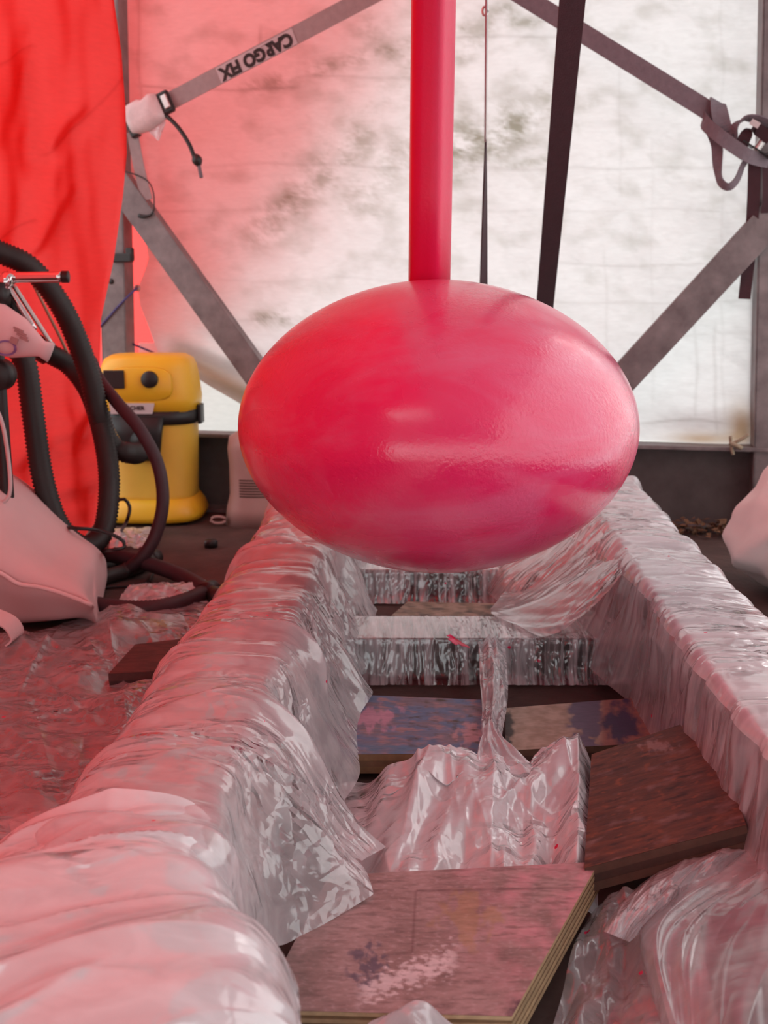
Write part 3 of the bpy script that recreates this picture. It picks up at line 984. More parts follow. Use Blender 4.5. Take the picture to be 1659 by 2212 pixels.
def barsheet(y0, y1, zt, xa, xb, seed, label, m, front=0.0):
    """film over a crossbar: runs along x, section in y-z"""
    ns, nx = 90, 300
    P = np.zeros((nx, ns, 3))
    xs = np.linspace(xa, xb, nx)
    S = np.zeros((nx, ns))
    for j, x in enumerate(xs):
        q = catmull(np.array([(y0 - 0.035 - front, 0.006), (y0 - 0.018, 0.02), (y0 - 0.008, zt * 0.7), (y0 - 0.003, zt + 0.002), (y0 + 0.01, zt + 0.006), (y1 - 0.01, zt + 0.006), (y1 + 0.004, zt), (y1 + 0.02, zt * 0.5), (y1 + 0.04, 0.01)]), ns)
        yc = (y0 + y1) / 2
        P[j, :, 0], P[j, :, 1], P[j, :, 2] = ax(yc) + x, q[:, 0], q[:, 1]
        S[j] = np.linspace(0, 1, ns)
    X = P[..., 0]
    lean = (P[..., 0] - 0.15) * 0.5
    fold = crump((X + lean * (P[..., 2])) * 26, P[..., 2] * 7 + P[..., 1] * 4, 0.008, seed)
    P[..., 1] -= np.where(S < 0.5, np.abs(fold), 0) * smooth(0, 0.1, zt + 0.03 - P[..., 2] + 0.02)
    P[..., 2] += 0.25 * np.abs(fold) * (P[..., 2] > zt * 0.9)
    P[..., 2] = np.maximum(P[..., 2], 0.004)
    return tag(grid('plastic_sheet', P, m), label, 'plastic sheet', 'plastic sheeting over the cradle')
barsheet(1.875, 2.01, 0.078, -0.14, 0.40, 21, 'gathered film wrapped over the near crossbar with a pink paint smear', M['film_pleat'])
barsheet(2.40, 2.53, 0.072, -0.16, 0.40, 24, 'gathered film wrapped over the far crossbar below the pink bulb', M['film_pleat'])
# stretched film from the right beam down to the crossbars
def gusset():
    nu, nv = 150, 170
    P = np.zeros((nv, nu, 3))
    for j in range(nv):
        t = j / (nv - 1)
        Y = 1.86 + 0.72 * t
        for i in range(nu):
            s = i / (nu - 1)
            xw = np.interp(Y, [1.86, 2.0, 2.1, 2.3, 2.58], [0.22, 0.14, 0.145, 0.19, 0.23])
            x = xw + (0.375 - xw) * s
            z0 = 0.088 if 1.84 < Y < 2.03 else 0.035
            z0 = np.interp(Y, [1.86, 2.02, 2.06, 2.3, 2.4, 2.58], [0.09, 0.09, 0.075, 0.055, 0.085, 0.085])
            z = z0 + (0.222 - z0) * s ** 1.7
            P[j, i] = (ax(Y) + x, Y, z)
    X, Y = P[..., 0], P[..., 1]
    ang = np.arctan2(Y - 1.8, 0.45 - X)
    P[..., 2] += 0.004 * fbm(ang * 4, (X + Y) * 3, 2, 31)
    return tag(grid('plastic_sheet', P, M['film_thin']), 'milky film stretched from the right beam down to the crossbars', 'plastic sheet', 'plastic sheeting over the cradle')
gusset()
# narrow strip hanging between the two painted boards
def strip():
    ctr = [pY(1062, 1392, 1.862), pz(1072, 1440, 0.065) * [1, 0, 1] + [0, 1.845, 0], pz(1068, 1520, 0.055), pz(1062, 1590, 0.058), pz(1085, 1640, 0.06), pz(1110, 1690, 0.05)]
    ctr = [np.array(c) for c in ctr]
    n, k = 120, 40
    Pc = catmull(ctr, n)
    wd = np.interp(np.linspace(0, 1, n), [0, 0.3, 0.55, 0.75, 1], [0.05, 0.048, 0.038, 0.03, 0.10])
    P = np.zeros((n, k, 3))
    for j in range(n):
        for i in range(k):
            s = i / (k - 1) - 0.5
            P[j, i] = Pc[j] + np.array([s * wd[j], -0.004, 0.014 * (1 - 4 * s * s)])
    S = np.linspace(-1, 1, k)[None] + np.zeros((n, 1))
    Tn = np.linspace(0, 1, n)[:, None] + np.zeros((1, k))
    P[..., 2] += 0.010 * fbm(S * 2, Tn * 4, 2, 41) + creases(None, S * 0.03, Tn * 0.3, 50, 0.05, 0.003, 0.004, 1.5, 0.3, 42)
    return tag(grid('plastic_sheet', P, M['film_thick']), 'narrow crumpled strip of film hanging between the two painted boards', 'plastic sheet', 'plastic sheeting over the cradle')
strip()
# heap in the middle
def heightsheet(name, corners, nu, nv, zfun, m, label, group='plastic sheeting over the cradle'):
    """corners: four (u, v, z) pixels on the sheet: far-left, far-right, near-right, near-left"""
    q = [pz(*c)[:2] for c in corners]
    a, b = np.meshgrid(np.linspace(0, 1, nu), np.linspace(0, 1, nv))
    X = (1 - b) * ((1 - a) * q[0][0] + a * q[1][0]) + b * ((1 - a) * q[3][0] + a * q[2][0])
    Y = (1 - b) * ((1 - a) * q[0][1] + a * q[1][1]) + b * ((1 - a) * q[3][1] + a * q[2][1])
    X, Y, Zz = zfun(a, b, X, Y)
    P = np.stack([X, Y, np.maximum(Zz, 0.004)], -1)
    return tag(grid(name, P, m), label, 'plastic sheet', group)
def heap(a, b, X, Y):
    sh = np.interp(a, [0, 0.12, 0.3, 0.45, 0.6, 0.72, 0.8, 0.92, 1.0], [0.0, 0.012, 0.062, 0.058, 0.085, 0.055, 0.06, 0.098, 0.03])
    prof = smooth(0, 0.12, b) * (1 - 0.55 * smooth(0.15, 1.0, b))
    z = 0.006 + sh * prof
    z = z + 0.030 * fbm(a * 5 + 1.0 * b, b * 1.6, 2, 51) * smooth(0.05, 0.3, a) + creases(None, a * 0.3, b * 0.3, 90, 0.07, 0.006, 0.006, 1.45, 0.5, 52)
    return X, Y - 0.02 * fbm(a * 6, b * 2, 3, 55) * (b < 0.3), z
heightsheet('plastic_sheet', ((735, 1700, 0.0), (1290, 1690, 0.0), (1290, 2010, 0.0), (700, 2010, 0.0)), 200, 150, heap, M['film_white'], 'crumpled heap of pinkish film lying behind the front plywood board')

# right foreground sheets
def pxsheet(edge, ur, v1, zf, nu, nv, m, label):
    """edge: (u, v) pixels of the sheet's left or upper rim; every row runs from the rim to ur; zf(a, b) is the height"""
    e = catmull(np.array(edge, float), nv)
    a, b = np.meshgrid(np.linspace(0, 1, nu), np.linspace(0, 1, nv))
    U = e[:, 0:1] + (ur - e[:, 0:1]) * a ** 1.3
    V = e[:, 1:2] + v1 * a
    P = pz(U, V, zf(a, b))
    P[..., 2] = np.maximum(P[..., 2], 0.004)
    return tag(grid('plastic_sheet', P, m), label, 'plastic sheet', 'plastic sheeting over the cradle')
def rfold(a, b):
    roll = np.sqrt(np.clip(a / 0.14, 0, 1))
    z = 0.050 + 0.045 * roll + 0.05 * smooth(0.1, 1, a) * (1 - 0.4 * b)
    z = z + 0.014 * fbm(a * 2.2 + 0.6 * b, b * 2.4, 2, 61) * smooth(0, 0.2, a)
    return z + creases(None, a * 0.22, b * 0.3, 26, 0.09, 0.005, 0.0035, 1.75, 0.35, 62) * smooth(0, 0.15, a)
pxsheet(((1668, 1600), (1640, 1765), (1570, 1850), (1450, 1925), (1388, 1990), (1384, 2060), (1405, 2140), (1440, 2260), (1470, 2400)), 1860, 60, rfold, 170, 230, M['film_smooth'], 'billowing pinkish film in the lower right corner of the picture')
def rcrinkle(a, b):
    z = 0.045 + 0.045 * np.sqrt(np.clip(a / 0.2, 0, 1)) - 0.03 * smooth(0.5, 1, a)
    return z + creases(None, a * 0.16, b * 0.2, 120, 0.05, 0.004, 0.006, 0.75, 0.25, 71)
def crink():
    e = catmull(np.array([(1655, 1795), (1560, 1812), (1470, 1850), (1390, 1905), (1330, 1965), (1300, 2010)], float), 150)
    a, b = np.meshgrid(np.linspace(0, 1, 110), np.linspace(0, 1, 150))
    P = pz(e[:, 0:1] + 60 * a, e[:, 1:2] + (190 - 165 * b) * a, rcrinkle(a, b))
    return tag(grid('plastic_sheet', P, M['film_thick']), 'bright crinkled film fold just below the dark brown board', 'plastic sheet', 'plastic sheeting over the cradle')
crink()
def rthin(a, b, X, Y):
    z = 0.02 + 0.05 * a + 0.02 * fbm(a * 3, b * 3, 2, 81) + creases(None, a * 0.2, b * 0.25, 50, 0.06, 0.005, 0.004, 1.3, 0.6, 82)
    return X, Y, z
heightsheet('plastic_sheet', ((1270, 1960, 0.02), (1480, 1990, 0.02), (1560, 2420, 0.02), (1130, 2420, 0.02)), 130, 130, rthin, M['film_thin'], 'thin grey film beside the layered edge of the front plywood board')

# left foreground hump
def lhump_prof(Y):
    xi = np.interp(Y, [0.40, 0.60, 0.70, 0.77, 0.84, 0.92], [-0.02, -0.06, -0.095, -0.125, -0.165, -0.19])
    zt = np.interp(Y, [0.40, 0.6, 0.8, 0.92], [0.225, 0.245, 0.246, 0.238])
    return [(-0.75, 0.02), (-0.56, 0.07), (-0.44, 0.16), (-0.37, zt - 0.02), (-0.30, zt), (xi - 0.09, zt + 0.002), (xi - 0.03, zt - 0.012), (xi, zt - 0.06), (xi + 0.012, 0.10), (xi + 0.0, 0.012)]
def lhump_disp(S, Y, P):
    a = 0.016 * fbm(S * 3.5 + Y * 3, Y * 8 - S * 2, 2, 91) + creases(P, S, Y, 110, 0.12, 0.009, 0.009, 0.25, 0.35, 92)
    return a
drape('plastic_sheet', np.linspace(0.40, 0.93, 210), lhump_prof, 190, lhump_disp, M['film_white'], 'bright billowing plastic sheet in the lower left corner of the picture')
# small bright hump at the bottom edge
def bhump(a, b, X, Y):
    z = 0.005 + 0.085 * np.sin(np.pi * a) * smooth(0, 0.35, b) + 0.02 * fbm(a * 3, b * 3, 2, 95) + creases(None, a * 0.2, b * 0.15, 30, 0.06, 0.005, 0.005, 0.6, 0.6, 96)
    return X, Y, z
heightsheet('plastic_sheet', ((690, 2290, 0.0), (1085, 2290, 0.0), (1150, 2520, 0.0), (640, 2520, 0.0)), 120, 80, bhump, M['film_thick'], 'small bulge of film at the bottom edge below the front board')

# film on the floor at the left
def lfloor(a, b, X, Y):
    z = 0.014 + 0.025 * np.clip(fbm(a * 3 + b * 2, b * 5 - a * 2, 2, 101), 0, 1) + creases(None, a * 0.7, b * 0.9, 90, 0.15, 0.010, 0.010, 0.5, 0.5, 102)
    Y = Y + 0.05 * fbm(a * 3, b * 0 + 1, 3, 104) * (1 - smooth(0, 0.3, b))
    return X, Y, z + 0.02 * np.exp(-((a - 0.75) / 0.15) ** 2 - ((b - 0.15) / 0.08) ** 2)
heightsheet('plastic_sheet', ((-140, 1430, 0.0), (455, 1285, 0.0), (300, 2000, 0.0), (-500, 2000, 0.0)), 220, 200, lfloor, M['film_floor'], 'flat film spread over the floor left of the cradle')
def scrap(a, b, X, Y):
    return X, Y, 0.006 + 0.02 * np.sin(np.pi * b) + crump(a * 4, b * 3, 0.012, 111)
heightsheet('plastic_sheet', ((300, 1272, 0.0), (440, 1262, 0.0), (470, 1312, 0.0), (250, 1318, 0.0)), 60, 30, scrap, M['film_thick'], 'small pale film scrap on the floor between the two floor hoses')
heightsheet('plastic_sheet', ((255, 1148, 0.0), (345, 1146, 0.0), (335, 1188, 0.0), (235, 1188, 0.0)), 60, 30, scrap, M['film_thick'], 'folded pale film scrap on the floor at the foot of the vacuum')

# ------------------------------------------------------------------ boards
def board(name, corners, thick, paint, label, edge=((0.42, 0.28, 0.14), (0.20, 0.12, 0.06)), plies=7, n=90, m=None, cat='board'):
    """corners: four world points of the top face (far-left, far-right, near-right, near-left)"""
    q = [np.asarray(c, float) for c in corners]
    pn = np.cross(q[1] - q[0], q[2] - q[0])
    rd_ = q[3] - C0
    q[3] = C0 + rd_ * (np.dot(q[0] - C0, pn) / np.dot(rd_, pn))      # keep the board flat
    a, b = np.meshgrid(np.linspace(0, 1, n), np.linspace(0, 1, n))
    a3, b3 = a[..., None], b[..., None]
    P = (1 - b3) * ((1 - a3) * q[0] + a3 * q[1]) + b3 * ((1 - a3) * q[3] + a3 * q[2])
    nrm = np.cross(q[1] - q[0], q[3] - q[0])
    nrm /= np.linalg.norm(nrm)
    if nrm[2] > 0: nrm = -nrm          # points down
    U, V = proj(P)
    ctr = sum(q) / 4
    lowest = min((c + nrm * thick)[2] for c in q)
    t = thing(name, (ctr[0], ctr[1], max(0, lowest)), label, cat)
    grid('face', P + nrm * -0.0004, M['plank'] if m is None else m, t, colors=paint(a, b, U, V))
    # layered body: one ring of quads per ply, each ply slightly in or out
    rng = random.Random(len(label))
    for k in range(plies):
        z0, z1 = thick * k / plies, thick * (k + 1) / plies
        inset = 0.0009 * (k % 2)
        cc = [c + (ctr - c) / np.linalg.norm(ctr - c) * inset for c in q]
        v = [c + nrm * z0 for c in cc] + [c + nrm * z1 for c in cc]
        base = np.array(edge[k % 2]) * (0.85 + 0.3 * rng.random())
        mesh('ply', v, [(0, 1, 2, 3), (7, 6, 5, 4), (0, 4, 5, 1), (1, 5, 6, 2), (2, 6, 7, 3), (3, 7, 4, 0)], M['ply'], t, sm=False, colors=np.repeat(base[None], 8, 0))
    return t
def mixc(c, m, d):
    m = np.clip(m, 0, 1)[..., None]
    return c * (1 - m) + np.array(d) * m
def blob(U, V, x, y, rx, ry, sd, rough=0.6, sc=40):
    d = 1 - np.hypot((U - x) / rx, (V - y) / ry)
    return smooth(0.0, 0.7, d + rough * fbm(U / sc, V / sc, 4, sd) * 1.6) * smooth(-0.6, 0.1, d)
def paint_front(a, b, U, V):
    g = fbm(U / 60, V / 9, 5, 1)
    c = np.ones(a.shape + (3,)) * np.array([0.34, 0.205, 0.19])
    c = mixc(c, 0.45 + 0.9 * fbm(U / 130, V / 80, 5, 2), (0.24, 0.14, 0.125))
    c = mixc(c, 0.8 * smooth(900, 1200, U - 0.35 * (V - 2000)) * (0.55 + 0.9 * fbm(U / 80, V / 50, 5, 3)), (0.52, 0.22, 0.24))
    c = mixc(c, 0.55 * np.clip(g * 1.3, 0, 1), (0.13, 0.075, 0.068))
    c = mixc(c, 0.5 * np.clip(fbm(U / 16, V / 6, 3, 8) - 0.1, 0, 1), (0.46, 0.30, 0.29))
    c = mixc(c, 0.6 * smooth(760, 620, U) * (0.6 + fbm(U / 40, V / 30, 4, 10)), (0.15, 0.10, 0.085))
    c = mixc(c, 0.5 * blob(U, V, 1010, 1985, 90, 60, 4), (0.36, 0.20, 0.09))
    c = mixc(c, 0.85 * blob(U, V, 795, 2090, 40, 55, 5, sc=22), (0.10, 0.075, 0.10))
    d = np.abs((V - 2130) + 0.36 * (U - 820) - 0)
    sm_ = np.clip(1.2 - d / 26 + 1.3 * fbm(U / 20, V / 9, 4, 6), 0, 1) * smooth(760, 800, U) * (1 - smooth(960, 1010, U))
    c = mixc(c, 0.9 * sm_, (0.62, 0.46, 0.45))
    lin = np.exp(-((V - (1925 - 0.02 * (U - 900))) / 2.5) ** 2) * (U > 900) + np.exp(-((U - (898 - 0.06 * (V - 1930))) / 3.0) ** 2) * (V > 1925) * (V < 2060)
    c = mixc(c, 0.55 * lin, (0.13, 0.06, 0.06))
    c = mixc(c, 0.9 * blob(U, V, 1120, 2200, 34, 45, 7, 0.3, 18), (0.10, 0.05, 0.06))
    return c * np.array([1.05, 1.12, 1.18])
f0, f1, f2, f3 = pz(862, 1884, 0.058), pz(1294, 1862, 0.068), pz(1106, 2196, 0.062), pz(560, 2182, 0.05)
f0 = f1 + (f0 - f1) * 1.35
board('plywood_board', (f0, f1, f2, f3), 0.036, paint_front, 'thick pink-stained plywood board with layered edge lying in the foreground', edge=((0.46, 0.33, 0.19), (0.20, 0.12, 0.06)), plies=9, n=220)
def paint_brown(a, b, U, V):
    w = U * 0.28 + V
    g = fbm(U / 120 + w / 300, w / 12, 5, 11)
    c = np.ones(a.shape + (3,)) * np.array([0.080, 0.030, 0.020])
    c = mixc(c, 0.5 + 1.2 * g, (0.135, 0.046, 0.026))
    c = mixc(c, 1.3 * fbm(U / 60, w / 8, 4, 13) - 0.2, (0.035, 0.014, 0.012))
    c = mixc(c, 0.35 * np.clip(fbm(U / 60, w / 20, 5, 14) - 0.3, 0, 1) * 3, (0.20, 0.11, 0.10))
    c = mixc(c, 0.55 * blob(U, V, 1415, 1612, 45, 16, 15, 0.4, 16), (0.36, 0.22, 0.21))
    c = mixc(c, 0.5 * np.clip(fbm(U / 30, w / 10, 3, 16) - 0.45, 0, 1) * 4, (0.20, 0.062, 0.03))
    return c
b0, b1, b2, b3 = pz(1278, 1630, 0.085), pz(1530, 1545, 0.135), pz(1612, 1782, 0.125), pz(1262, 1876, 0.070)
board('wooden_board', (b0, b1, b2, b3), 0.030, paint_brown, 'dark brown varnished wooden board leaning against the right beam', edge=((0.10, 0.045, 0.03), (0.06, 0.025, 0.018)), plies=3, n=150)
def paint_blue(a, b, U, V):
    c = np.ones(a.shape + (3,)) * np.array([0.20, 0.15, 0.19])
    c = mixc(c, 0.55 + 1.5 * fbm(U / 90, V / 18, 5, 21), (0.13, 0.17, 0.29))
    c = mixc(c, 1.5 * fbm(U / 40, V / 10, 4, 22) - 0.1, (0.34, 0.19, 0.21))
    c = mixc(c, 1.2 * blob(U, V, 815, 1550, 60, 30, 23, 0.5, 30), (0.50, 0.24, 0.33))
    c = mixc(c, 1.1 * blob(U, V, 1020, 1590, 50, 26, 24, 0.6, 26), (0.46, 0.25, 0.28))
    c = mixc(c, 1.2 * np.clip(fbm(U / 32, V / 9, 4, 25) - 0.2, 0, 1) * smooth(840, 900, U), (0.09, 0.055, 0.045))
    c = mixc(c, 0.8 * smooth(1600, 1615, V) * (0.7 + fbm(U / 50, V / 10, 3, 26)), (0.10, 0.17, 0.27))
    return c
g0, g1, g2, g3 = pz(790, 1502, 0.042), pz(1038, 1512, 0.042), pz(1068, 1628, 0.042), pz(752, 1630, 0.042)
board('painted_board', (g0, g1, g2, g3), 0.030, paint_blue, 'wooden board smeared with blue and pink paint left of the hanging strip', edge=((0.22, 0.115, 0.055), (0.15, 0.075, 0.04)), plies=3, n=130)
def paint_tan(a, b, U, V):
    c = np.ones(a.shape + (3,)) * np.array([0.30, 0.20, 0.15])
    c = mixc(c, 0.5 + fbm(U / 30, V / 14, 4, 31), (0.40, 0.28, 0.22))
    c = mixc(c, blob(U, V, 1100, 1575, 18, 60, 32, 0.3, 20), (0.05, 0.04, 0.035))
    c = mixc(c, 1.3 * (smooth(1225, 1250, U + 30 * fbm(U / 40, V / 30, 3, 33))) * (1 - smooth(1290, 1305, U + 30 * fbm(U / 40, V / 30, 3, 34))), (0.11, 0.085, 0.14))
    c = mixc(c, smooth(1290, 1310, U), (0.27, 0.10, 0.08))
    c = mixc(c, 1.3 * blob(U, V, 1345, 1560, 50, 55, 35, 0.25, 25), (0.035, 0.012, 0.06))
    c = mixc(c, 1.2 * blob(U, V, 1420, 1535, 22, 45, 36, 0.3, 22), (0.06, 0.035, 0.05))
    return c
h0, h1, h2, h3 = pz(1092, 1530, 0.042), pz(1470, 1500, 0.042), pz(1520, 1600, 0.042), pz(1092, 1622, 0.042)
board('painted_board', (h0, h1, h2, h3), 0.030, paint_tan, 'tan wooden board with dark indigo paint patches right of the hanging strip', edge=((0.12, 0.07, 0.045), (0.07, 0.04, 0.03)), plies=3, n=130)
def paint_moss(a, b, U, V):
    c = np.ones(a.shape + (3,)) * np.array([0.19, 0.15, 0.10])
    c = mixc(c, 0.5 + 1.3 * fbm(U / 30, V / 8, 4, 41), (0.30, 0.24, 0.18))
    return mixc(c, 1.4 * fbm(U / 45, V / 9, 4, 42), (0.055, 0.05, 0.035))
m0, m1, m2, m3 = pz(880, 1300, 0.03), pz(1085, 1304, 0.03), pz(1085, 1352, 0.03), pz(820, 1352, 0.03)
board('mossy_board', (m0, m1, m2, m3), 0.022, paint_moss, 'weathered mossy brown board lying between the two crossbars', edge=((0.12, 0.09, 0.06), (0.08, 0.06, 0.04)), plies=3, n=70)
def paint_dark(a, b, U, V):
    c = np.ones(a.shape + (3,)) * np.array([0.10, 0.036, 0.03])
    return mixc(c, 0.5 + 1.3 * fbm(U / 60, V / 6, 4, 45), (0.055, 0.02, 0.018))
k0, k1, k2, k3 = pz(292, 1392, 0.032), pz(430, 1376, 0.032), pz(420, 1446, 0.032), pz(234, 1456, 0.032)
board('plank_and_shadow', (k0, k1, k2, k3), 0.028, paint_dark, 'short dark plank on the floor left of the draped left beam', edge=((0.08, 0.03, 0.026), (0.05, 0.02, 0.018)), plies=2, n=40)
k0, k1, k2, k3 = pz(120, 1560, 0.01), pz(240, 1530, 0.01), pz(215, 1640, 0.01), pz(80, 1668, 0.01)
board('plank_and_shadow', (k0, k1, k2, k3), 0.009, paint_dark, 'dark flat plank half hidden under the film on the floor', edge=((0.06, 0.025, 0.02), (0.05, 0.02, 0.018)), plies=1, n=40)  # thin dark slab added for a brown shadow under the film

# pink paint smear on the crossbar film
sv = []
ctr = pz(985, 1384, 0.092)
for k in range(24):
    a = 2 * math.pi * k / 24
    r = 1 + 0.35 * math.sin(3 * a + 1) + 0.2 * math.sin(7 * a)
    x, y = 0.017 * math.cos(a) * r, 0.009 * math.sin(a) * r
    sv.append(ctr + np.array([x * 0.85 + y * 0.2, -x * 1.6 + y * 1.6, 0.0]))
smv = sv + [s - np.array([0, 0, 0.0012]) for s in sv]
smo = mesh('paint_blob', smv, [tuple(range(24)), tuple(range(47, 23, -1))] + [(k, (k + 1) % 24, 24 + (k + 1) % 24, 24 + k) for k in range(24)], M['smear'])
tag(smo, 'bright pink paint blob on the film over the near crossbar', 'paint')

# ------------------------------------------------------------------ yellow vacuum
def vacuum():
    Yv = 3.12
    base = pz(338, 1118, 0.0)
    Yv = base[1]
    s = (Yv * cp + CAMH * sp) / FPX
    t = thing('vacuum_cleaner', base, 'yellow wet and dry vacuum cleaner with black switch panel by the left post', 'vacuum cleaner')
    def lx(u): return (u - 338) * s
    def lz(v): return max(0.0, (1122 - v) * s)
    KW = dict(origin=base, ax=(1, 0, 0), ay=(0, 1, 0), az=(0, 0, 1))
    loft('tank', [(lz(1075), 0, 0, lx(430), 0.125, 3), (lz(1060), 0, 0, lx(428), 0.122, 3), (lz(900), 0, 0, lx(433), 0.128, 3), (lz(885), 0, 0, lx(436), 0.130, 3)], M['yellow_tank'], t, **KW)
    bs = loft('base', [(0.012, 0, 0, lx(443), 0.150, 3.2), (0.03, 0, 0, lx(447), 0.153, 3.2), (lz(1085), 0, 0, lx(441), 0.145, 3.2), (lz(1068), 0, 0, lx(430), 0.130, 3)], M['yellow'], t, **KW)
    for sx in (-1, 1):
        for sy in (-1, 1):
            c = base + np.array([sx * 0.11, sy * 0.11, 0.012])
            loft('castor', [(-0.011, 0, 0, 0.012, 0.012, 2), (0.011, 0, 0, 0.012, 0.012, 2)], M['black'], t, c, (0, 1, 0), (0, 0, 1), (1, 0, 0), k=16)
    # black collar and hose panel
    loft('collar', [(lz(912), 0, 0, lx(438), 0.133, 3), (lz(900), 0, 0, lx(441), 0.136, 3), (lz(884), 0, 0, lx(441), 0.136, 3)], M['black'], t, **KW)
    pn = loft('inlet_panel', [(lz(985), lx(345), 0, 0.025, 0.010, 3), (lz(975), lx(340), 0, 0.045, 0.018, 3), (lz(930), lx(330), 0, 0.068, 0.020, 3), (lz(895), lx(325), 0, 0.085, 0.022, 3)], M['black'], t, origin=base + np.array([0, -0.128, 0]))
    loft('inlet', [(0, 0, 0, 0.030, 0.030, 2), (0.03, 0, 0, 0.028, 0.028, 2)], M['black'], pn, base + np.array([lx(335), -0.14, lz(940)]), (1, 0, 0), (0, 0, 1), (0, -1, 0), k=24)
    for sx in (-1, 1):
        lt = MB().box(base + np.array([sx * (lx(441) + 0.004), -0.02, lz(895)]), (1, 0, 0), 0.006, (0, 1, 0), 0.03, (0, 0, 1), 0.030).build('latch', M['black'], t, bevel=0.003)
    # yellow head: wider at its foot, sloped shoulders
    loft('head', [(lz(888), 0, 0, lx(438), 0.132, 3.4), (lz(860), 0, 0, lx(441), 0.137, 3.4), (lz(820), 0, 0, lx(436), 0.136, 3.4), (lz(795), 0, 0, lx(432), 0.130, 3.4), (lz(780), 0, 0, lx(426), 0.120, 3.2), (lz(772), 0, 0, lx(412), 0.100, 3)], M['yellow'], t, **KW)
    # raised control panel
    fy = base[1] - 0.134
    pl = loft('control_panel', [(0, lx(336), lz(828), 0.098, 0.052, 3.5), (0.006, lx(336), lz(828), 0.094, 0.048, 3.5)], M['yellow'], t, np.array([base[0], fy, 0]), (1, 0, 0), (0, 0, 1), (0, -1, 0), k=48)
    pl2 = MB().box((base[0] + lx(285), fy - 0.008, lz(818)), (1, 0, 0), 0.0315, (0, 1, 0), 0.004, (0, 0, 1), 0.028).build('socket', M['black'], pl, bevel=0.003)
    kn = loft('knob', [(0, 0, 0, 0.026, 0.026, 2), (0.012, 0, 0, 0.025, 0.025, 2), (0.016, 0, 0, 0.021, 0.021, 2)], M['black'], pl, np.array([base[0] + lx(357), fy - 0.005, lz(818)]), (1, 0, 0), (0, 0, 1), (0, -1, 0), k=28)
    lab = MB()
    x0, x1, z0, z1 = lx(272), lx(364), lz(888), lz(866)
    lab.add([(base[0] + x0 + 0.004, fy - 0.0045, z0), (base[0] + x1 - 0.008, fy - 0.0045, z0), (base[0] + x1, fy - 0.0045, z1), (base[0] + x0, fy - 0.0045, z1),
             (base[0] + x0 + 0.004, fy + 0.004, z0), (base[0] + x1 - 0.008, fy + 0.004, z0), (base[0] + x1, fy + 0.004, z1), (base[0] + x0, fy + 0.004, z1)], [(0, 1, 2, 3), (7, 6, 5, 4), (0, 4, 5, 1), (1, 5, 6, 2), (2, 6, 7, 3), (3, 7, 4, 0)])
    lb = lab.build('label_plate', M['label'], t)
    textmesh('lettering', 'KÄRCHER', 0.017, M['ink'], lb, np.array([base[0] + lx(318), fy - 0.006, lz(876)]), (1, 0, 0), (0, 0, 1), bold=0.0004)
    return base, s
vbase, vs_px = vacuum()

# ------------------------------------------------------------------ hoses and cords
def hz(u, v, Y): return pY(u, v, Y)
def fl(u, v, r): return pz(u, v, r)
inl = np.array([vbase[0] + (318 - 338) * vs_px, vbase[1] - 0.165, (1122 - 958) * vs_px])
hoses = (
    ('thick ribbed black hose arching down into the inlet of the yellow vacuum', 0.0285, 'hose', 0.15,
     [hz(-60, 520, 2.55), hz(0, 545, 2.58), hz(70, 582, 2.62), hz(140, 675, 2.66), hz(190, 800, 2.70), hz(215, 900, 2.72), hz(243, 965, 2.74), hz(290, 980, 2.80), inl + np.array([0.02, 0.0, -0.01])]),
    ('thick ribbed black hose hanging in a deep loop in front of the red tarpaulin', 0.0275, 'hose', 0.15,
     [hz(45, 765, 2.50), hz(58, 800, 2.50), hz(72, 900, 2.50), hz(92, 1030, 2.50), hz(125, 1130, 2.50), hz(178, 1180, 2.52), hz(222, 1150, 2.58), hz(236, 1050, 2.64), hz(225, 950, 2.70), hz(195, 850, 2.76), hz(150, 790, 2.78), hz(90, 755, 2.74)]),
    ('slim smooth hose curving down across the yellow vacuum', 0.0165, 'hose_purple', 0.0,
     [hz(196, 778, 2.82), hz(214, 820, 2.80), hz(255, 872, 2.72), hz(300, 925, 2.68), hz(340, 1000, 2.66), hz(352, 1080, 2.64), hz(338, 1150, 2.62), hz(310, 1200, 2.60), fl(268, 1236, 0.018)]),
    ('dusty purple hose lying on the floor behind the pale bag', 0.019, 'hose_purple', 0.0,
     [fl(120, 1200, 0.045), fl(170, 1196, 0.05), fl(240, 1200, 0.05), fl(320, 1218, 0.04), fl(400, 1248, 0.022), fl(470, 1290, 0.022)]),
    ('ribbed dark hose on the floor along the edge of the film', 0.021, 'hose_purple', 0.08,
     [fl(150, 1290, 0.022), fl(200, 1306, 0.022), fl(270, 1316, 0.022), fl(340, 1314, 0.022), fl(400, 1300, 0.022), fl(450, 1278, 0.022)]),
    ('short length of black hose coiled on the floor behind the pale bag', 0.019, 'hose', 0.0,
     [fl(150, 1268, 0.02), fl(200, 1254, 0.02), fl(250, 1240, 0.02), fl(300, 1224, 0.02), fl(330, 1206, 0.02)]),
    ('black hose end lying under the purple hose', 0.017, 'hose', 0.0,
     [fl(160, 1240, 0.018), fl(210, 1228, 0.018), fl(250, 1214, 0.018)]))
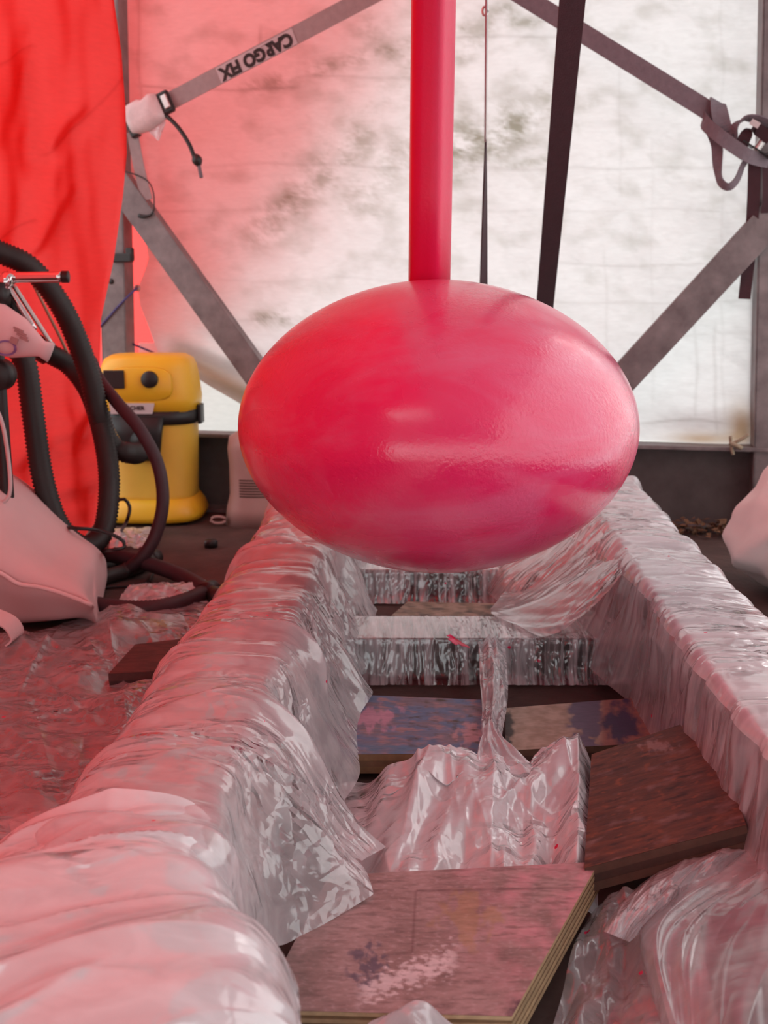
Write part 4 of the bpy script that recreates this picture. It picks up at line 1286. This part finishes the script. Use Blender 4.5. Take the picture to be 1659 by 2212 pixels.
for lab, r, mt, rib, pts in hoses:
    t = thing('vacuum_hose', pts[0] * np.array([1, 1, 0]), lab, 'hose', 'hoses at the left')
    tube('tube', pts, r, M[mt], t, k=14, rib=rib, ribstep=0.009)
    loft('cuff', [(-0.02, 0, 0, r * 1.15, r * 1.15, 2), (0.02, 0, 0, r * 1.15, r * 1.15, 2)], M['black'], t, pts[-1], *(lambda d: (np.cross(d, [0.1, 0.2, 0.97]) / np.linalg.norm(np.cross(d, [0.1, 0.2, 0.97])), np.cross(d, np.cross(d, [0.1, 0.2, 0.97]) / np.linalg.norm(np.cross(d, [0.1, 0.2, 0.97]))), d))((pts[-1] - pts[-2]) / np.linalg.norm(pts[-1] - pts[-2])), k=18)
def cord(name, pts, r, m, label, cat='cord'):
    return tag(tube(name, pts, r, m, None, k=7), label, cat)
cord('cable', [fl(80, 1165, 0.03) + [0, 0, 0.04], hz(150, 1140, 2.46), hz(215, 1146, 2.46), hz(262, 1165, 2.46), hz(268, 1182, 2.46), hz(240, 1188, 2.46), fl(205, 1192, 0.02)], 0.0045, M['black'], 'thin black cable crossing the looped hose near the floor')
cord('cable', [hz(250, 1082, 2.9), hz(268, 1078, 2.9), hz(280, 1095, 2.9), hz(274, 1125, 2.88), fl(258, 1152, 0.006)], 0.005, M['black'], 'short loop of grey cable in front of the vacuum base')
cord('cable', [fl(170, 1278, 0.006), fl(240, 1268, 0.006), fl(310, 1262, 0.006), fl(330, 1240, 0.006)], 0.004, M['black'], 'thin dark cable on the floor right of the pale bag')
cord('cord', [hz(-20, 860, 2.3), hz(2, 905, 2.3), hz(14, 960, 2.3), hz(22, 1030, 2.3), hz(20, 1070, 2.3), hz(2, 1088, 2.3), hz(-20, 1090, 2.3)], 0.0045, M['cord_white'], 'white cord looping at the left edge above the pale bag')
cord('cord', [hz(60, 590, 2.78), hz(100, 670, 2.79), hz(135, 740, 2.80), hz(165, 810, 2.82)], 0.004, M['cord_tan'], 'thin tan cord running beside the arching hose')
cord('cord', [pw(296, 622, -0.02), pw(262, 655, 0.004), pw(216, 706, 0.004)], 0.0035, M['cord_blue'], 'blue cord tying the tarp eyelet to the left post')
cord('cord', [pw(284, 742, -0.05), pw(318, 756, -0.07), pw(352, 770, -0.07), pw(380, 776, -0.07)], 0.0035, M['cord_blue'], 'dark cord at the loose lower corner of the white tarp')
ey = loft('eyelet', [(0, 0, 0, 0.012, 0.012, 2), (0.003, 0, 0, 0.008, 0.008, 2)], M['zinc'], None, pw(296, 622, -0.085), E, Z, N, k=20)
tag(ey, 'small metal eyelet in the edge of the white tarp', 'eyelet')
tc_ = thing('tie_cord', pw(1590, 960, 0.0), 'frayed tan cord knotted round the rail beside the right post', 'cord')
tube('loop', [pw(1578, 942, 0.012), pw(1580, 965, 0.014), pw(1584, 982, 0.012)], 0.005, M['cord_tan'], tc_, k=7)
tube('tail', [pw(1582, 958, 0.012), pw(1600, 950, 0.02), pw(1618, 938, 0.02)], 0.005, M['cord_tan'], tc_, k=7)
tube('knot', [pw(1576, 956, 0.018), pw(1590, 962, 0.022), pw(1602, 968, 0.018)], 0.007, M['cord_tan'], tc_, k=7)

# ------------------------------------------------------------------ stand with chrome handle and paper cone at the left edge
sb = pY(-18, 612, 2.35)
st = thing('tool_stand', (sb[0], sb[1], 0), 'black stand with a chrome crossbar handle at the left edge', 'stand')
tube('pole', [(sb[0], sb[1], 0.0), (sb[0], sb[1], sb[2] + 0.03)], 0.016, M['black'], st, k=14)
hb = tube('crossbar', [pY(-30, 600, 2.33), pY(138, 598, 2.33)], 0.0115, M['chrome'], st, k=18)
tube('end_cap', [pY(134, 598, 2.33), pY(148, 598, 2.33)], 0.0128, M['black'], hb, k=18)
loft('clamp_ring', [(-0.012, 0, 0, 0.017, 0.017, 2), (-0.008, 0, 0, 0.021, 0.021, 2), (0.008, 0, 0, 0.021, 0.021, 2), (0.012, 0, 0, 0.017, 0.017, 2)], M['chrome'], st, pY(14, 608, 2.32), (0.5, 0, 0.87), (0, 1, 0), (0.87, 0, -0.5), k=24)
loft('clamp_knob', [(-0.03, 0, 0, 0.022, 0.03, 2.5), (0.02, 0, 0, 0.026, 0.032, 2.5)], M['black'], st, pY(-4, 632, 2.32), (1, 0, 0), (0, 1, 0), (0, 0, 1), k=20)
tube('rod', [pY(18, 620, 2.33), pY(76, 712, 2.33)], 0.006, M['chrome'], st, k=12)
tube('rod', [pY(28, 614, 2.35), pY(112, 744, 2.35)], 0.005, M['zinc'], st, k=12)
loft('grip', [(-0.05, 0, 0, 0.012, 0.014, 2.5), (0.05, 0, 0, 0.010, 0.012, 2.5)], M['black'], st, pY(28, 660, 2.36), (0.85, 0, 0.5), (0, 1, 0), (-0.5, 0, 0.85), k=16)
loft('knob', [(0, 0, 0, 0.036, 0.036, 2), (0.03, 0, 0, 0.034, 0.034, 2), (0.036, 0, 0, 0.026, 0.026, 2)], M['black'], st, pY(2, 808, 2.36), (1, 0, 0), (0, 0, 1), (0, -1, 0), k=26)
def cone():
    o = pY(-30, 700, 2.30)
    tip = pY(110, 762, 2.30)
    d = tip - o
    Ln = np.linalg.norm(d)
    d /= Ln
    up = np.cross([0, -1, 0], d)
    t = thing('paper_cone', o, 'pale paper cone with faint grey print and a blue ring at the left edge', 'cone')
    secs = [(-0.05, 0, 0, 0.052, 0.03, 2.2), (Ln * 0.15, 0, 0, 0.055, 0.032, 2.2), (Ln * 0.5, 0, 0.0, 0.045, 0.026, 2.2), (Ln * 0.8, 0, -0.0, 0.022, 0.014, 2.2), (Ln * 0.86, 0, 0, 0.018, 0.012, 2.2), (Ln, 0, 0, 0.022, 0.010, 2.4)]
    loft('body', secs, M['cone'], t, o, up, (0, -1, 0), d, k=36)
    c = pY(10, 752, 2.262)
    V, F = [], []
    for k in range(40):
        a = 2 * math.pi * k / 40
        for r in (0.0165, 0.022):
            V.append(c + np.array([math.cos(a) * r * 1.15, 0.0, math.sin(a) * r * 0.75]) + np.array([0, 0.008 * abs(math.sin(a)), 0]))
    for k in range(40):
        k2 = (k + 1) % 40
        F.append((2 * k, 2 * k + 1, 2 * k2 + 1, 2 * k2))
    mesh('ring_print', V, F, M['ring_blue'], t)
    for i, (u, v, w) in enumerate(((40, 712, 22), (44, 719, 26), (48, 726, 24), (52, 733, 20))):
        cpt = pY(u, v, 2.264)
        MB().box(cpt, d, w / 2 * 0.001, up, 0.0022, (0, 1, 0), 0.002).build('print_line', M['print_grey'], t)
    MB().box(pY(30, 736, 2.264), d, 0.008, up, 0.0065, (0, 1, 0), 0.002).build('print_block', M['print_grey'], t)
cone()

# ------------------------------------------------------------------ pale bag at the left
def bag():
    # sections along x from the left (out of frame) to the blunt right end: (u, v_top, v_seam, v_bottom)
    rows = [(-170, 1000, 1215, 1352), (-60, 1045, 1222, 1350), (0, 1090, 1236, 1350), (40, 1128, 1260, 1350), (80, 1168, 1266, 1346), (120, 1202, 1276, 1342), (160, 1218, 1290, 1335), (185, 1235, 1300, 1328), (198, 1262, 1306, 1318), (201, 1285, 1306, 1312)]
    Yb = 2.16
    K = 34
    V = []
    seam = []
    for (u, vt, vse, vb) in rows:
        pt, ps, pb = pY(u, vt, Yb + 0.12), pY(u, vse, Yb - 0.06), pY(u, vb, Yb)
        pb[2] = max(pb[2], 0.004)
        dep = 0.30 if u < 150 else 0.30 * (205 - u) / 55 + 0.04
        ctrl = [pb, pb * 0.5 + ps * 0.5 + np.array([0, 0.012, -0.006]), ps, ps * 0.55 + pt * 0.45 + np.array([0, -0.035, 0.012]), pt, pt + np.array([0, dep * 0.45, 0.012]), pt + np.array([0, dep, -0.05]), np.array([pt[0], pt[1] + dep, 0.02]), np.array([pb[0], pb[1] + dep * 0.5, 0.003])]
        ctrl.append(ctrl[0])
        q = catmull(ctrl, K + 1)[:K]
        V += list(q)
        seam.append(ps + np.array([0, -0.004, 0.0]))
    n = len(rows)
    F = gridfaces(K, n, cu=True) + [tuple(range(K))[::-1], tuple((n - 1) * K + j for j in range(K))]
    Va = np.array(V)
    t = thing('soft_bag', (Va[:, 0].mean(), Va[:, 1].mean(), 0), 'pale pink soft bag with a piped seam lying at the left edge', 'bag')
    o = mesh('body', V, F, M['fabric'], t)
    ss = o.modifiers.new('sub', 'SUBSURF')
    ss.levels = ss.render_levels = 1
    tube('piping', seam, 0.0045, M['fabric_seam'], t, k=8)
    return t
bag()
sr = thing('loose_strap', pz(10, 1390, 0), 'curled pale strap on the floor below the pale bag', 'strap')
ribbon('band', [pY(-40, 1322, 2.0), pY(-5, 1332, 2.0), pY(24, 1348, 2.0), pY(36, 1372, 2.0), pY(20, 1390, 2.0)], 0.04, M['fabric'], np.array([0.35, 1.0, 0.25]), sr)

# ------------------------------------------------------------------ white sack at the right
def sack():
    c = np.array([1.06, 2.45, 0.0])
    nu, nv = 90, 60
    P = np.zeros((nv, nu, 3))
    for j in range(nv):
        ph = math.pi * j / (nv - 1)
        for i in range(nu):
            th = 2 * math.pi * i / nu
            n = np.array([math.sin(ph) * math.cos(th), math.sin(ph) * math.sin(th), math.cos(ph)])
            r = np.array([0.265, 0.24, 0.20])
            p = n * r
            lean = 0.10 * smooth(-0.2, 0.2, p[2])
            P[j, i] = c + np.array([p[0] + lean, p[1], 0.185 + p[2]])
    a = np.linspace(0, 8, nu)[None] + np.zeros((nv, 1))
    b = np.linspace(0, 5, nv)[:, None] + np.zeros((1, nu))
    w = np.sin(np.linspace(0, 2 * np.pi, nu))[None] * 0 + 1
    d = 0.035 * ridged(np.cos(a * 2 * np.pi / 8) * 1.1 + b * 0.5, np.sin(a * 2 * np.pi / 8) * 1.1 - b * 0.3, 2, 121) * np.sin(np.linspace(0, np.pi, nv))[:, None] + (0.018 * fbm(np.cos(a * 2 * np.pi / 8) * 1.6 + b, np.sin(a * 2 * np.pi / 8) * 1.6 + b * 0.4, 3, 120)) * np.sin(np.linspace(0, np.pi, nv))[:, None]
    ctr = c + np.array([0, 0, 0.185])
    dirs = P - ctr
    dirs /= np.linalg.norm(dirs, axis=-1)[..., None] + 1e-9
    P += dirs * d[..., None]
    P[..., 2] = np.maximum(P[..., 2], 0.002)
    V = P.reshape(-1, 3)
    t = thing('sack', c, 'white wrinkled sack cut by the right edge behind the right beam', 'sack')
    mesh('body', V, gridfaces(nu, nv, cu=True), M['sack'], t)
    tube('tied_neck', [c + np.array([0.12, 0, 0.36]), c + np.array([0.13, 0.0, 0.40]), c + np.array([0.15, 0.01, 0.44])], 0.03, M['sack'], t, k=14, rfun=lambda q: 1.2 - 1.2 * math.sin(math.pi * q) * 0.5 + 0.5 * q)
sack()

# ------------------------------------------------------------------ slotted pale canister behind the bulb
def canister():
    base = pz(560, 1126, 0.0)
    s = (base[1] * cp + CAMH * sp) / FPX
    t = thing('slotted_canister', base, 'pale pink plastic canister with horizontal slots half hidden behind the bulb', 'canister')
    h = lambda v: max(0.0, (1126 - v) * s)
    loft('body', [(0.0, 0, 0, 0.105, 0.10, 2.6), (h(1090), 0, 0, 0.098, 0.095, 2.6), (h(1062), 0, 0, 0.088, 0.086, 2.6), (h(1000), 0, 0, 0.088, 0.086, 2.6), (h(965), 0, 0, 0.092, 0.09, 2.6), (h(940), 0, 0, 0.086, 0.084, 2.5), (h(925), 0, 0, 0.05, 0.05, 2.2)], M['pale_plastic'], t, base)
    for k in range(7):
        z = h(1064) + 0.003 + k * 0.0085
        V, F = [], []
        for i in range(13):
            a = math.radians(-118 + i * 8)
            r = 0.0885
            c_, s_ = math.cos(a), math.sin(a)
            x = r * math.copysign(abs(c_) ** (2 / 2.6), c_)
            y = r * 0.978 * math.copysign(abs(s_) ** (2 / 2.6), s_)
            for dz in (-0.0024, 0.0024):
                V.append(base + np.array([x * 1.004, y * 1.004, z + dz]))
        for i in range(12):
            F.append((2 * i, 2 * i + 2, 2 * i + 3, 2 * i + 1))
        mesh('slot', V, F, M['slot'], t)
    tube('carry_ring', [base + np.array([-0.095, -0.07, 0.02])] + [base + np.array([-0.118 + 0.024 * math.cos(a), -0.075, 0.02 + 0.011 * math.sin(a)]) for a in np.linspace(0.3, 2 * math.pi - 0.3, 9)], 0.0045, M['pale_plastic'], t, k=8)
canister()

# ------------------------------------------------------------------ straps
def ratchet(t, p, xdir, ydir, zdir, s=1.0):
    """ratchet buckle: two side plates, spool, handle"""
    X, Yd, Zd = (np.asarray(q, float) / np.linalg.norm(q) for q in (xdir, ydir, zdir))
    for k in (-1, 1):
        MB().box(p + Yd * k * 0.030 * s, X, 0.045 * s, Yd, 0.002, Zd, 0.016 * s).build('side_plate', M['black'], t, bevel=0.001)
    tube('spool', [p - Yd * 0.034 * s, p + Yd * 0.034 * s], 0.011 * s, M['zinc'], t, k=14)
    MB().box(p + X * 0.05 * s + Zd * 0.014 * s, X, 0.018 * s, Yd, 0.034 * s, Zd, 0.006 * s).build('handle', M['black'], t, bevel=0.004)
# left: light strap with print
sA, sB = pw(372, 216, 0.03), pw(900, -62, 0.03)
dA = (sB - sA) / np.linalg.norm(sB - sA)
wA = np.cross(N, dA)
if wA[2] < 0: wA = -wA
ls = thing('ratchet_strap', sA, 'pale grey lashing strap with printed lettering running up from the left post', 'strap', 'lashing straps')
ribbon('webbing', [sA - dA * 0.05, sB], 0.052, M['strap_light'], wA, ls, n=20)
pm = (pw(482, 160, 0.033) + pw(626, 82, 0.033)) / 2
prt = bar('print_patch', pm - dA * 0.13, pm + dA * 0.13, wA, 0.0235, N, 0.0008, M['strap_patch'], ls, bevel=0)
textmesh('lettering', 'CARGO FIX', 0.050, M['ink'], prt, pm + N * 0.0014, -dA, -wA, bold=0.0028, sx=0.92)
bk = pw(358, 222, 0.045)
MB().box(bk, dA, 0.020, wA, 0.034, N, 0.010).build('buckle', M['black'], ls, bevel=0.006)
MB().box(bk + N * 0.009 + dA * 0.004, dA, 0.010, wA, 0.021, N, 0.006).build('buckle_plate', M['zinc'], ls, bevel=0.003)
wc = pw(316, 246, 0.045)
loft('plastic_wrap', [(-0.062, -0.004, 0, 0.032, 0.022, 3), (-0.045, 0.002, 0, 0.046, 0.026, 3), (-0.01, 0, 0, 0.050, 0.026, 2.6), (0.004, -0.003, 0, 0.045, 0.027, 2.6), (0.03, 0.002, 0, 0.046, 0.026, 3), (0.055, 0, 0, 0.040, 0.02, 3)], simple('wrap_white', (0.66, 0.52, 0.52), 0.35, var=0.15, scale=25, bump=0.6, bscale=30), ls, wc, wA, N, dA, k=30)
MB().add([wc - wA * 0.04 - dA * 0.02, wc - wA * 0.045 + dA * 0.045, wc - wA * 0.085 + dA * 0.0, wc - wA * 0.04 - dA * 0.02 - N * 0.01, wc - wA * 0.045 + dA * 0.045 - N * 0.01, wc - wA * 0.085 - N * 0.01], [(0, 1, 2), (5, 4, 3), (0, 3, 4, 1), (1, 4, 5, 2), (2, 5, 3, 0)]).build('wrap_flap', M['film_thick'], ls)
MB().box(pw(281, 262, 0.04), dA, 0.014, wA, 0.052, N, 0.014).build('hook_block', M['black'], ls, bevel=0.005)
ribbon('tail', [pw(286, 285, 0.015), pw(296, 340, 0.012), pw(308, 395, 0.010), pw(318, 432, 0.010)], 0.036, M['strap_light'], E, ls, n=16)
cord('bungee_cord', [pw(358, 248, 0.05), pw(385, 275, 0.05), pw(408, 310, 0.05), pw(420, 340, 0.05), pw(424, 352, 0.05)], 0.0068, M['black'], 'black bungee cord with a plastic end hanging from the left buckle')
bt = bpy.data.objects['bungee_cord']
tube('cord_end', [pw(421, 334, 0.05), pw(425, 344, 0.05), pw(430, 358, 0.05)], 0.014, M['black'], bt, k=10, rfun=lambda q: 0.55 + 0.6 * math.sin(math.pi * q))
tube('cord_tip', [pw(429, 355, 0.05), pw(435, 384, 0.05)], 0.006, M['strap_grey'], bt, k=8)
hk = thing('wire_hook', pw(300, 463, 0.02), 'thin black wire hook hanging at the top of the left brace', 'hook')
tube('wire', [pw(270, 370, 0.02), pw(300, 380, 0.022), pw(322, 394, 0.022), pw(332, 420, 0.022), pw(333, 455, 0.022)], 0.0022, M['black'], hk, k=7)
tube('tip', [pw(333, 452, 0.022), pw(326, 464, 0.024), pw(312, 468, 0.024), pw(300, 466, 0.022)], 0.006, M['black'], hk, k=8, rfun=lambda q: 0.4 + 0.7 * q)

# right: grey strap knotted at the post
tA, tB = pw(1548, 250, 0.05), pw(1030, -70, 0.05)
dB = (tB - tA) / np.linalg.norm(tB - tA)
wB = np.cross(N, dB)
if wB[2] < 0: wB = -wB
rs = thing('ratchet_strap', tA, 'mauve grey lashing strap knotted round a ratchet at the right post', 'strap', 'lashing straps')
ribbon('webbing', [tA, tB], 0.050, M['strap_grey'], wB, rs, n=20)
ribbon('wrap', [pw(1548, 222, 0.035), pw(1550, 220, 0.055), pw(1555, 245, 0.068), pw(1566, 292, 0.066), pw(1572, 308, 0.03)], 0.045, M['strap_grey'], dB, rs, n=20)
ribbon('crossing_band', [pw(1552, 238, 0.035), pw(1526, 250, 0.040), pw(1524, 266, 0.06), pw(1550, 290, 0.085), pw(1585, 316, 0.09), pw(1625, 340, 0.08), pw(1680, 352, 0.03)], 0.036, M['strap_grey'], (wB + 0.3 * dB), rs, n=24)
ribbon('loop', [pw(1530, 262, 0.05), pw(1548, 310, 0.05), pw(1550, 360, 0.05), pw(1556, 392, 0.055), pw(1574, 404, 0.06), pw(1592, 388, 0.06), pw(1606, 355, 0.06), pw(1625, 330, 0.055)], [0.036, 0.034, 0.030, 0.026, 0.024, 0.020, 0.016, 0.02], M['strap_grey'], [E, E, E, E + 0.3 * Z, Z + 0.4 * N, E * -0.8 + Z * 0.2 + N * 0.5, -E + 0.5 * N, -E + 0.5 * N], rs, n=50)
ribbon('upper_band', [pw(1580, 305, 0.06), pw(1588, 275, 0.085), pw(1612, 256, 0.10), pw(1650, 262, 0.10), pw(1690, 290, 0.08)], 0.036, M['strap_grey'], (0.5 * E + 0.3 * Z + 0.9 * N), rs, n=26)
ribbon('second_band', [pw(1600, 320, 0.07), pw(1612, 292, 0.09), pw(1632, 278, 0.095), pw(1665, 300, 0.09)], 0.034, M['strap_dark'], (E + 0.5 * Z + 0.6 * N), rs, n=20)
ribbon('tail', [pw(1630, 340, 0.05), pw(1628, 420, 0.03), pw(1622, 520, -0.005), pw(1613, 600, -0.01), pw(1608, 646, -0.01)], 0.034, M['strap_dark'], E + 0.25 * N, rs, n=24)
ribbon('tail', [pw(1654, 330, 0.05), pw(1656, 420, 0.04), pw(1652, 460, 0.02)], 0.020, M['strap_dark'], E, rs, n=16)
ratchet(rs, pw(1648, 302, 0.07), -dB, wB, N, 1.0)
wl = bar('print_patch', pw(1622, 262, 0.118), pw(1640, 272, 0.118), wB, 0.008, N, 0.0008, M['label'], rs, bevel=0)
# middle: dark strap from above, down behind the bulb
ms = thing('strap', pw(1160, 930, 0.0), 'wide dark maroon strap slanting down behind the right of the bulb', 'strap', 'lashing straps')
q0, q1 = pY(1252, -170, 1.98), pw(1168, 760, -0.02)
q2 = pw(1152, 940, -0.01)
ribbon('webbing', [q0, q0 * 0.5 + q1 * 0.5, q1], 0.049, M['strap_dark'], np.array([1.0, -0.05, 0.10]), ms, n=24)
ribbon('lower_end', [q1, q1 * 0.5 + q2 * 0.5, q2], 0.049, M['strap_dark'], np.array([1.0, -0.1, 0.10]), ms, n=10)
ts = thing('twisted_strap', pw(1040, 938, 0.0), 'thin strap seen almost edge-on between the pink fin and the dark strap', 'strap', 'lashing straps')
w0, w1, w2 = pY(1052, -150, 2.35), pY(1049, 300, 2.6), pw(1040, 938, 0.0)
ribbon('webbing', [w1, w1 * 0.55 + w2 * 0.45, w2], 0.03, M['strap_dark'], [np.array([0.12, 1, 0]), np.array([0.62, 0.8, 0]), np.array([1, 0.3, 0])], ts, n=30)
ribbon('upper_webbing', [w0, w0 * 0.5 + w1 * 0.5, w1], 0.03, M['zinc'], np.array([0.17, 1, 0]), ts, n=16)
tube('ring', [pY(1048, 24, 2.44) + np.array([0.006 * math.cos(a), 0, 0.010 * math.sin(a)]) for a in np.linspace(0, 2 * math.pi, 13)], 0.0025, M['zinc'], ts, k=8)

# ------------------------------------------------------------------ leaf litter and a small black cap
rng = random.Random(4)
mb = MB()
for k in range(260):
    u = rng.uniform(1380, 1640)
    p = pw(u, 1120, 0)
    p = p + N * rng.uniform(-0.02, 0.12) * rng.random()
    p[2] = 0.006 + 0.035 * rng.random() ** 2
    a = rng.uniform(0, 6.28)
    d1 = np.array([math.cos(a), math.sin(a), rng.uniform(-0.5, 0.5)])
    d2 = np.array([-math.sin(a), math.cos(a), rng.uniform(-0.5, 0.5)])
    l, w = rng.uniform(0.008, 0.022), rng.uniform(0.004, 0.011)
    mb.add([p - d1 * l, p + d2 * w + Z * 0.003, p + d1 * l, p - d2 * w + Z * 0.003], [(0, 1, 2, 3)])
tag(mb.build('leaf_litter', M['leaf']), 'dry brown leaf litter along the foot of the back wall', 'leaves', None, 'stuff')
cpb = pz(456, 1182, 0.0)
cap_ = loft('bottle_cap', [(0, 0, 0, 0.019, 0.019, 2), (0.018, 0, 0, 0.019, 0.019, 2), (0.022, 0, 0, 0.015, 0.015, 2)], M['black'], None, cpb, k=20)
tag(cap_, 'small black cap on the bare floor right of the vacuum', 'cap')
